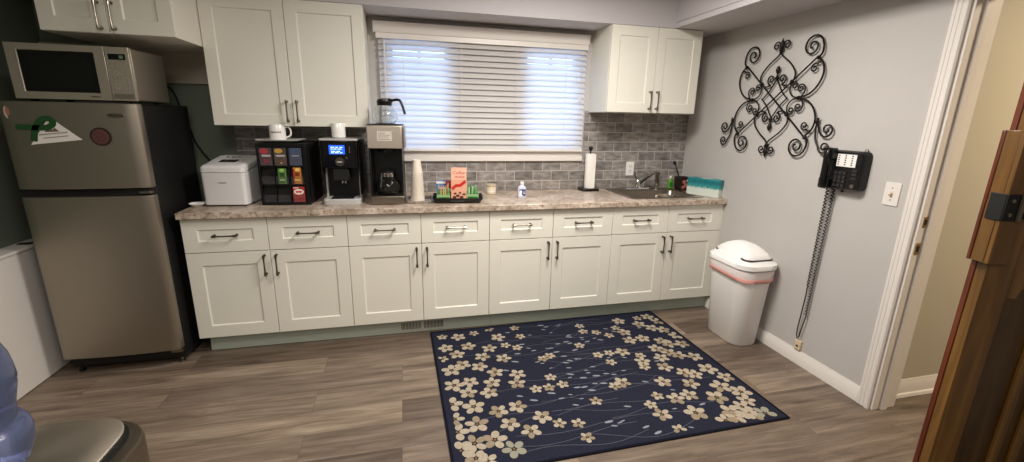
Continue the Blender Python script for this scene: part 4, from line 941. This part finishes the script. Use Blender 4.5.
lx, ly = 0.149, 0.207
def lz(s): return 0.590 + 0.105 * (1 - min(s, 1) ** 2.2)
mb = MB()
rings = [ring(0.556, lx, ly, 0.10, n=n), ring(0.586, lx, ly, 0.10, n=n), ring(0.5895, lx - 0.004, ly - 0.004, 0.098, n=n)]
mb.loft(rings + [[(x * q, y * q, lz(q) + 0.0) for x, y, _ in ring(0, lx - 0.012, ly - 0.012, 0.092, n=n)] for q in (1.0, 0.93, 0.84, 0.72, 0.58, 0.42, 0.25, 0.1)])
lid = mb.build('lid', 'whitew', tc_, smooth=50)
def nrm_s(x, y): # rounded-rect norm
    return (abs(x / (lx - 0.012)) ** 4 + abs(y / (ly - 0.012)) ** 4) ** 0.25
def patch(x0, x1, y0, y1, r, up_, thick, m_, name):
    mb = MB(); N = 18; cx_, cy_ = (x0 + x1) / 2, (y0 + y1) / 2
    R_ = rr2(0, 0, (x1 - x0) / 2, (y1 - y0) / 2, r, 6)
    rg = []
    for off in (0, 1):
        for q in ((1.0, 0.85, 0.65, 0.4, 0.15) if off else (0.15, 0.4, 0.65, 0.85, 1.0)):
            rg.append([(cx_ + x * q, cy_ + y * q, lz(nrm_s(cx_ + x * q, cy_ + y * q)) + up_ + (thick if off else 0)) for x, y in R_])
    mb.loft(rg); return mb.build(name, m_, lid, smooth=50)
patch(-0.117, 0.110, -0.176, 0.165, 0.06, 0.0015, 0.0022, flat('seam_grey', (62, 60, 58)), 'flap_gap')
patch(-0.110, 0.108, -0.169, 0.162, 0.058, 0.002, 0.005, 'whitew', 'swing_flap')

# ================================================================== RUG
FL = "-0.789,0.543,S;-0.682,0.52,M;-0.568,0.55,S;-0.635,0.379,M;-0.781,0.386,M;-0.72,0.291,M;-0.819,0.254,S;-0.703,0.162,M;-0.777,0.115,L;-0.568,0.23,M;-0.503,0.324,M;-0.414,0.461,M;-0.39,0.34,S;-0.321,0.294,S;-0.441,0.183,M;-0.607,0.119,M;-0.525,0.039,M;-0.689,-0.029,M;-0.781,-0.039,L;-0.564,-0.058,M;-0.401,-0.009,M;-0.427,-0.097,M;-0.601,-0.151,M;-0.714,-0.125,M;-0.817,-0.208,L;-0.705,-0.252,L;-0.586,-0.317,M;-0.48,-0.301,M;-0.338,-0.175,S;-0.261,-0.175,S;-0.174,-0.165,S;-0.219,-0.082,S;-0.819,-0.329,M;-0.711,-0.391,L;-0.553,-0.427,M;-0.379,-0.41,M;-0.821,-0.425,L;-0.648,-0.517,L;-0.464,-0.497,M;-0.31,-0.475,S;-0.217,-0.496,S;-0.746,-0.52,L;-0.575,-0.595,G;-0.846,-0.551,L;-0.755,-0.611,M;-0.71,-0.638,M;-0.214,-0.6,S;-0.453,0.594,S;-0.261,0.438,S;-0.197,0.124,S;-0.144,0.149,S;-0.267,0.566,S;0.533,0.511,M;0.659,0.433,M;0.486,0.338,M;0.359,0.32,S;0.458,0.414,S;0.467,0.225,M;0.57,0.229,M;0.722,0.358,M;0.786,0.314,M;0.826,0.448,M;0.699,0.527,S;0.789,0.535,M;0.829,0.218,M;0.678,0.168,M;0.583,0.085,M;0.704,0.12,M;0.792,0.101,M;0.552,-0.028,M;0.409,-0.043,M;0.431,0.022,S;0.639,0.023,M;0.683,-0.024,M;0.773,-0.064,M;0.511,-0.132,M;0.386,-0.104,S;0.248,0.096,S;0.338,0.09,M;0.166,0.09,S;0.207,-0.01,S;0.097,0.232,S;0.288,0.381,S;0.202,0.412,S;0.409,-0.27,M;0.591,-0.212,M;0.557,-0.323,M;0.76,-0.208,L;0.803,-0.309,M;0.64,-0.244,M;0.71,-0.384,L;0.479,-0.414,M;0.616,-0.469,L;0.387,-0.428,M;0.3,-0.384,S;0.221,-0.446,S;0.17,-0.224,M;0.11,-0.248,S;0.786,-0.456,L;0.758,-0.529,M;0.694,-0.57,M;0.609,-0.592,L;0.69,-0.62,M;0.416,-0.557,L;0.235,-0.53,M;0.527,-0.648,M;0.599,-0.635,M;0.771,-0.645,G;0.691,-0.648,M;0.255,-0.65,S;-0.053,-0.35,S;0.21,0.499,S"
rg_ = MB(); hx, hy = 0.870, 0.669
rg_.loft([ring(0.0005, hx, hy, 0.006), ring(0.007, hx, hy, 0.006)])
rg_.m(1)
for x0, x1, y0, y1 in ((-hx, hx, -hy, -hy + 0.012), (-hx, hx, hy - 0.012, hy), (-hx, -hx + 0.012, -hy + 0.012, hy - 0.012), (hx - 0.012, hx, -hy + 0.012, hy - 0.012)): rg_.box(x0, x1, y0, y1, 0.0072, 0.0085)
rs = random.Random(3); fl = []
for t in FL.split(';'):
    x, y, k = t.split(','); x = float(x) - 0.005; y = max(-hy + 0.045, min(hy - 0.045, float(y) + 0.034)); x = max(-hx + 0.05, min(hx - 0.05, x)); fl.append((x, y, k))
ZR = 0.0076
# thread-like stems, sweeping sideways
for i in range(34):
    x = rs.uniform(-0.75, 0.1) ; y = -hy + 0.06 + (2 * hy - 0.12) * (i + 0.5) / 34; L_ = rs.uniform(0.35, 0.9)
    a = rs.uniform(-0.07, 0.07); pts = []
    for k in range(13):
        u = k / 12; px = x + L_ * u; py = y + a * math.sin(u * 3.0) + 0.02 * math.sin(u * 7 + i)
        if abs(px) < hx - 0.03 and abs(py) < hy - 0.03: pts.append((px, py))
    if len(pts) < 3: continue
    rg_.m(5)
    for (ax, ay), (bx_, by_) in zip(pts, pts[1:]):
        d_ = Vector((bx_ - ax, by_ - ay)); nn = Vector((-d_.y, d_.x)).normalized() * 0.0011
        rg_.face([rg_.bm.verts.new(p) for p in ((ax + nn.x, ay + nn.y, ZR), (ax - nn.x, ay - nn.y, ZR), (bx_ - nn.x, by_ - nn.y, ZR), (bx_ + nn.x, by_ + nn.y, ZR))])
# pale lens-shaped leaves
for i in range(95):
    x = rs.gauss(0.0, 0.26); y = rs.uniform(-hy + 0.05, hy - 0.05)
    if abs(x) > 0.72: continue
    a = rs.uniform(-0.5, 0.3); L_ = rs.uniform(0.012, 0.026); w_ = L_ * 0.32
    if any((x - f[0]) ** 2 + (y - f[1]) ** 2 < 0.05 ** 2 for f in fl): continue
    rg_.m(6); c_, s_1 = math.cos(a), math.sin(a)
    vs = [(L_ * math.cos(q), w_ * math.sin(q)) for q in [2 * PI * k / 10 for k in range(10)]]
    rg_.face([rg_.bm.verts.new((x + u * c_ - v * s_1, y + u * s_1 + v * c_, ZR + 0.0003)) for u, v in vs])
for i, (x, y, k) in enumerate(fl):
    R_ = {'S': 0.038, 'M': 0.053, 'L': 0.063, 'G': 0.06}[k]; a0 = rs.uniform(0, 2 * PI); zz = ZR + 0.0004 + 0.00012 * (i % 9)
    npet = 5
    for j in range(npet):
        a = a0 + 2 * PI * j / npet; rg_.m({'G': 4}.get(k, 2 if rs.random() < 0.75 else 3))
        cx_, cy_ = x + R_ * 0.60 * math.cos(a), y + R_ * 0.60 * math.sin(a); L_, w_ = R_ * 0.42, R_ * rs.uniform(0.27, 0.34)
        if abs(cx_) > hx - 0.035 or abs(cy_) > hy - 0.035: continue
        rg_.face([rg_.bm.verts.new((cx_ + u * math.cos(a) - v * math.sin(a), cy_ + u * math.sin(a) + v * math.cos(a), zz)) for u, v in [(L_ * math.cos(q) * (1 if math.cos(q) < 0 else 0.92), w_ * math.sin(q)) for q in [2 * PI * m_ / 12 for m_ in range(12)]]])
    rg_.m(7); rg_.face([rg_.bm.verts.new((x + 0.11 * R_ * math.cos(q), y + 0.11 * R_ * math.sin(q), zz + 0.0003)) for q in [2 * PI * m_ / 8 for m_ in range(8)]])
ro = rg_.build('area_rug', ['navy', 'navyb', 'petal', 'petal2', 'petalg', 'stem', 'leafb', 'fcent'], None, (2.290, -0.638, 0), math.radians(0.9), smooth=0)
tag(ro, 'navy blue rectangular rug with cream and tan flowers, on the wood-look floor', 'rug')

# ================================================================== STEP BIN, JUG AND STAND (lower left corner)
zl = 0.452
sb_ = thing('step_bin', 'stainless steel step bin with a flat lid, beside the blue water jug', 'trash can', (0.195, -1.475, 0))
MB().loft([ring(0.0008, 0.205, 0.19, 0.13, n=9), ring(0.02, 0.211, 0.196, 0.135, n=9), ring(zl - 0.03, 0.217, 0.204, 0.14, n=9), ring(zl - 0.012, 0.211, 0.20, 0.138, n=9), ring(zl - 0.01, 0.20, 0.185, 0.13, n=9)]).build('bin_body', 'steeld', sb_, smooth=50)
MB().loft([ring(zl - 0.0095, 0.197, 0.19, 0.13, -0.02, 0.004, 9), ring(zl - 0.002, 0.197, 0.19, 0.13, -0.02, 0.004, 9)]).build('lid_seal', 'blackm', sb_)
ld = MB().loft([ring(zl - 0.0018, 0.186, 0.190, 0.132, -0.026, 0.01, 9), ring(zl + 0.007, 0.188, 0.192, 0.132, -0.026, 0.01, 9), ring(zl + 0.011, 0.183, 0.187, 0.128, -0.026, 0.01, 9), ring(zl + 0.014, 0.12, 0.12, 0.085, -0.026, 0.01, 9)]).build('lid', 'steelb', sb_, smooth=50)
MB().box(-0.06, 0.06, -0.225, -0.19, 0.012, 0.03).build('pedal', 'blackm', sb_, bevel=0.004)
mk = MB()
for i in range(9): mk.box(-0.05 + i * 0.009 - 0.035, -0.0445 + i * 0.009 - 0.035, 0.128, 0.136, zl + 0.0118, zl + 0.0132)
mk.build('embossed_mark', 'nickel', ld)

# stool carrying the jug (only just outside the picture)
zt_ = 0.70; JGX, JGY = 0.338, -1.832
stand = thing('stool', 'small round dark wooden stool under the blue water jug', 'stool', (JGX, JGY, 0))
MB().lathe([(0.0, zt_ - 0.025), (0.076, zt_ - 0.025), (0.082, zt_ - 0.02), (0.082, zt_ - 0.003), (0.079, zt_), (0, zt_)], n=36, cap=False).build('seat', 'table', stand)
for q in range(4):
    a = PI / 4 + q * PI / 2; MB().tube([(0.10 * math.cos(a), 0.10 * math.sin(a), 0.001), (0.055 * math.cos(a), 0.055 * math.sin(a), zt_ - 0.0255)], [0.011, 0.015], 10).build('leg', 'table', stand)
jg = thing('water_jug', 'translucent blue plastic water jug at the lower left corner', 'water jug', (JGX, JGY, zt_ + 0.0005))
o = [(0.0, 0.012), (0.05, 0.006), (0.078, 0.0), (0.094, 0.008), (0.108, 0.03), (0.116, 0.06), (0.118, 0.082), (0.115, 0.100), (0.108, 0.112), (0.101, 0.116), (0.100, 0.124), (0.102, 0.150), (0.108, 0.178), (0.112, 0.196), (0.110, 0.202), (0.114, 0.210), (0.113, 0.235), (0.110, 0.262),
     (0.103, 0.285), (0.086, 0.312), (0.060, 0.332), (0.032, 0.345), (0.026, 0.36), (0.026, 0.395)]
MB().lathe(o, n=48, cap=False).build('bottle', 'blue', jg, smooth=60)
MB().lathe([(0.029, 0.37), (0.030, 0.402), (0, 0.404)], n=24).build('cap', 'white', jg)

# ================================================================== WOODEN DOOR (standing open into the room)
A = Vector((2.817, -2.024)); Hh = Vector((XR - 0.03, -2.235)); dv = (Hh - A); Ld = dv.length; ang = math.atan2(dv.y, dv.x)
dr_ = thing('door', 'brown stained wooden door standing open at the right edge of the room', 'door', (A.x, A.y, 0), ang)
# local: X from latch edge to hinge edge, camera-facing side is -Y
th = 0.042; Hd = 2.03
MB().box(0.004, 0.080, -th + 0.004, 0, 0.012, Hd).build('stile', 'wood', dr_, bevel=0.003)
MB().box(Ld - 0.112, Ld, -th + 0.004, 0, 0.012, Hd).build('stile', 'wood', dr_, bevel=0.003)
MB().box(0.080, Ld - 0.112, -th + 0.004, 0, Hd - 0.14, Hd).build('rail', 'wood', dr_, bevel=0.003)
MB().box(0.080, Ld - 0.112, -th + 0.004, 0, 0.012, 0.22).build('rail', 'wood', dr_, bevel=0.003)
MB().prism([(0.080, 1.02), (0.110, 1.02), (0.118, 1.05), (0.135, 1.045), (0.145, 1.075), (Ld - 0.112, 1.075), (Ld - 0.112, 1.22), (0.080, 1.22)], -th + 0.006, -0.002).build('rail', 'wood', dr_, bevel=0.003)
MB().box(0.0805, Ld - 0.1125, -0.026, -0.012, 0.2205, 1.07).box(0.0805, Ld - 0.1125, -0.026, -0.012, 1.2205, Hd - 0.1405).build('panel', 'woodd', dr_)
mb = MB()
for i in range(7):
    x = 0.185 + i * 0.06; mb.box(x, x + 0.014, -0.037, -0.0262, 0.2215, 1.0).box(x + 0.020, x + 0.030, -0.032, -0.0262, 0.2215, 1.0)
mb.build('panel_moulding', 'wood', dr_, bevel=0.002)
MB().box(-0.0005, 0.0035, -th + 0.002, -0.012, 0.012, Hd).build('edge_band', 'wood', dr_, bevel=0.001)
MB().box(-0.003, 0.0035, -0.0115, 0.003, 0.012, Hd).build('edge_strip', 'woodr', dr_, bevel=0.001)
eb = MB().box(-0.018, 0.036, -th - 0.012, -th + 0.0005, 1.125, 1.475).box(-0.018, -0.0005, -th + 0.0005, -0.006, 1.125, 1.475)
eb.m(1).box(-0.020, -0.0005, -0.006, 0.004, 1.125, 1.475).build('edge_block', ['wood', 'woodr'], dr_, bevel=0.002)
hw_ = MB().box(-0.0205, 0.012, -th - 0.016, -th - 0.0125, 1.245, 1.315).box(-0.0215, -0.0185, -th - 0.0125, -0.014, 1.245, 1.315).build('latch_plate', 'blackm', dr_, bevel=0.001)
MB().tube([(0.020, -th - 0.015, 1.245), (0.020, -th - 0.015, 1.315)], 0.007, 10).build('latch_barrel', 'pewter', hw_)
MB().box(0.040, 0.14, -th - 0.010, -th + 0.0035, 1.25, 1.31).build('latch_strap', 'blackm', hw_, bevel=0.001)
MB().lathe([(0.005, th + 0.016), (0.005, th + 0.019), (0, th + 0.020)], (-0.006, 0, 1.262), 10, 'y').lathe([(0.005, th + 0.016), (0.005, th + 0.019), (0, th + 0.020)], (-0.006, 0, 1.298), 10, 'y').build('screw', 'nickel', hw_)

# ================================================================== LIGHT
def area(name, loc, sx, sy, power, col, rot=(0, 0, 0), spread=None):
    l = bpy.data.lights.new(name, 'AREA'); l.shape = 'RECTANGLE'; l.size = sx; l.size_y = sy; l.energy = power; l.color = col
    if spread: l.spread = spread
    o = bpy.data.objects.new(name, l); C.objects.link(o); o.location = loc; o.rotation_euler = rot; return o
warm = (1.0, 0.945, 0.875)
for i, (x, y, p) in enumerate(LIGHTS):
    area('main_or_fill_lamp', (x, y, CEIL - 0.03), 0.6, 0.6, p, warm)  # first is the main ceiling light, the other two are added fill
area('hall_lamp', (4.7, -2.3, CEIL - 0.03), 0.4, 0.4, 45, (1.0, 0.84, 0.62))

w = bpy.data.worlds.new('outdoors'); bpy.context.scene.world = w; w.use_nodes = True
bg = w.node_tree.nodes['Background']; bg.inputs['Color'].default_value = (0.36, 0.58, 1.0, 1); bg.inputs['Strength'].default_value = SKY

# ================================================================== CAMERA
cam = bpy.data.cameras.new('camera'); co = bpy.data.objects.new('camera', cam); C.objects.link(co)
f_ = 439.67; cam.sensor_fit = 'HORIZONTAL'; cam.sensor_width = 36; cam.lens = f_ / 1024 * 36; cam.clip_start = 0.02
yaw, pitch, roll = 0.2417, -0.2506, 0.021
fwd = Vector((math.sin(yaw) * math.cos(pitch), math.cos(yaw) * math.cos(pitch), math.sin(pitch)))
rt = Vector((math.cos(yaw), -math.sin(yaw), 0)); up = rt.cross(fwd)
r2 = rt * math.cos(roll) + up * math.sin(roll); u2 = -rt * math.sin(roll) + up * math.cos(roll)
mt = Matrix((r2, u2, -fwd)).transposed().to_4x4(); mt.translation = Vector((1.2798, -2.8587, 1.4781))
co.matrix_world = mt
sc = bpy.context.scene; sc.camera = co
sc.view_settings.view_transform = 'Standard'; sc.view_settings.look = 'None'; sc.view_settings.gamma = 1; sc.view_settings.use_curve_mapping = False
sc.view_settings.exposure = EXPO
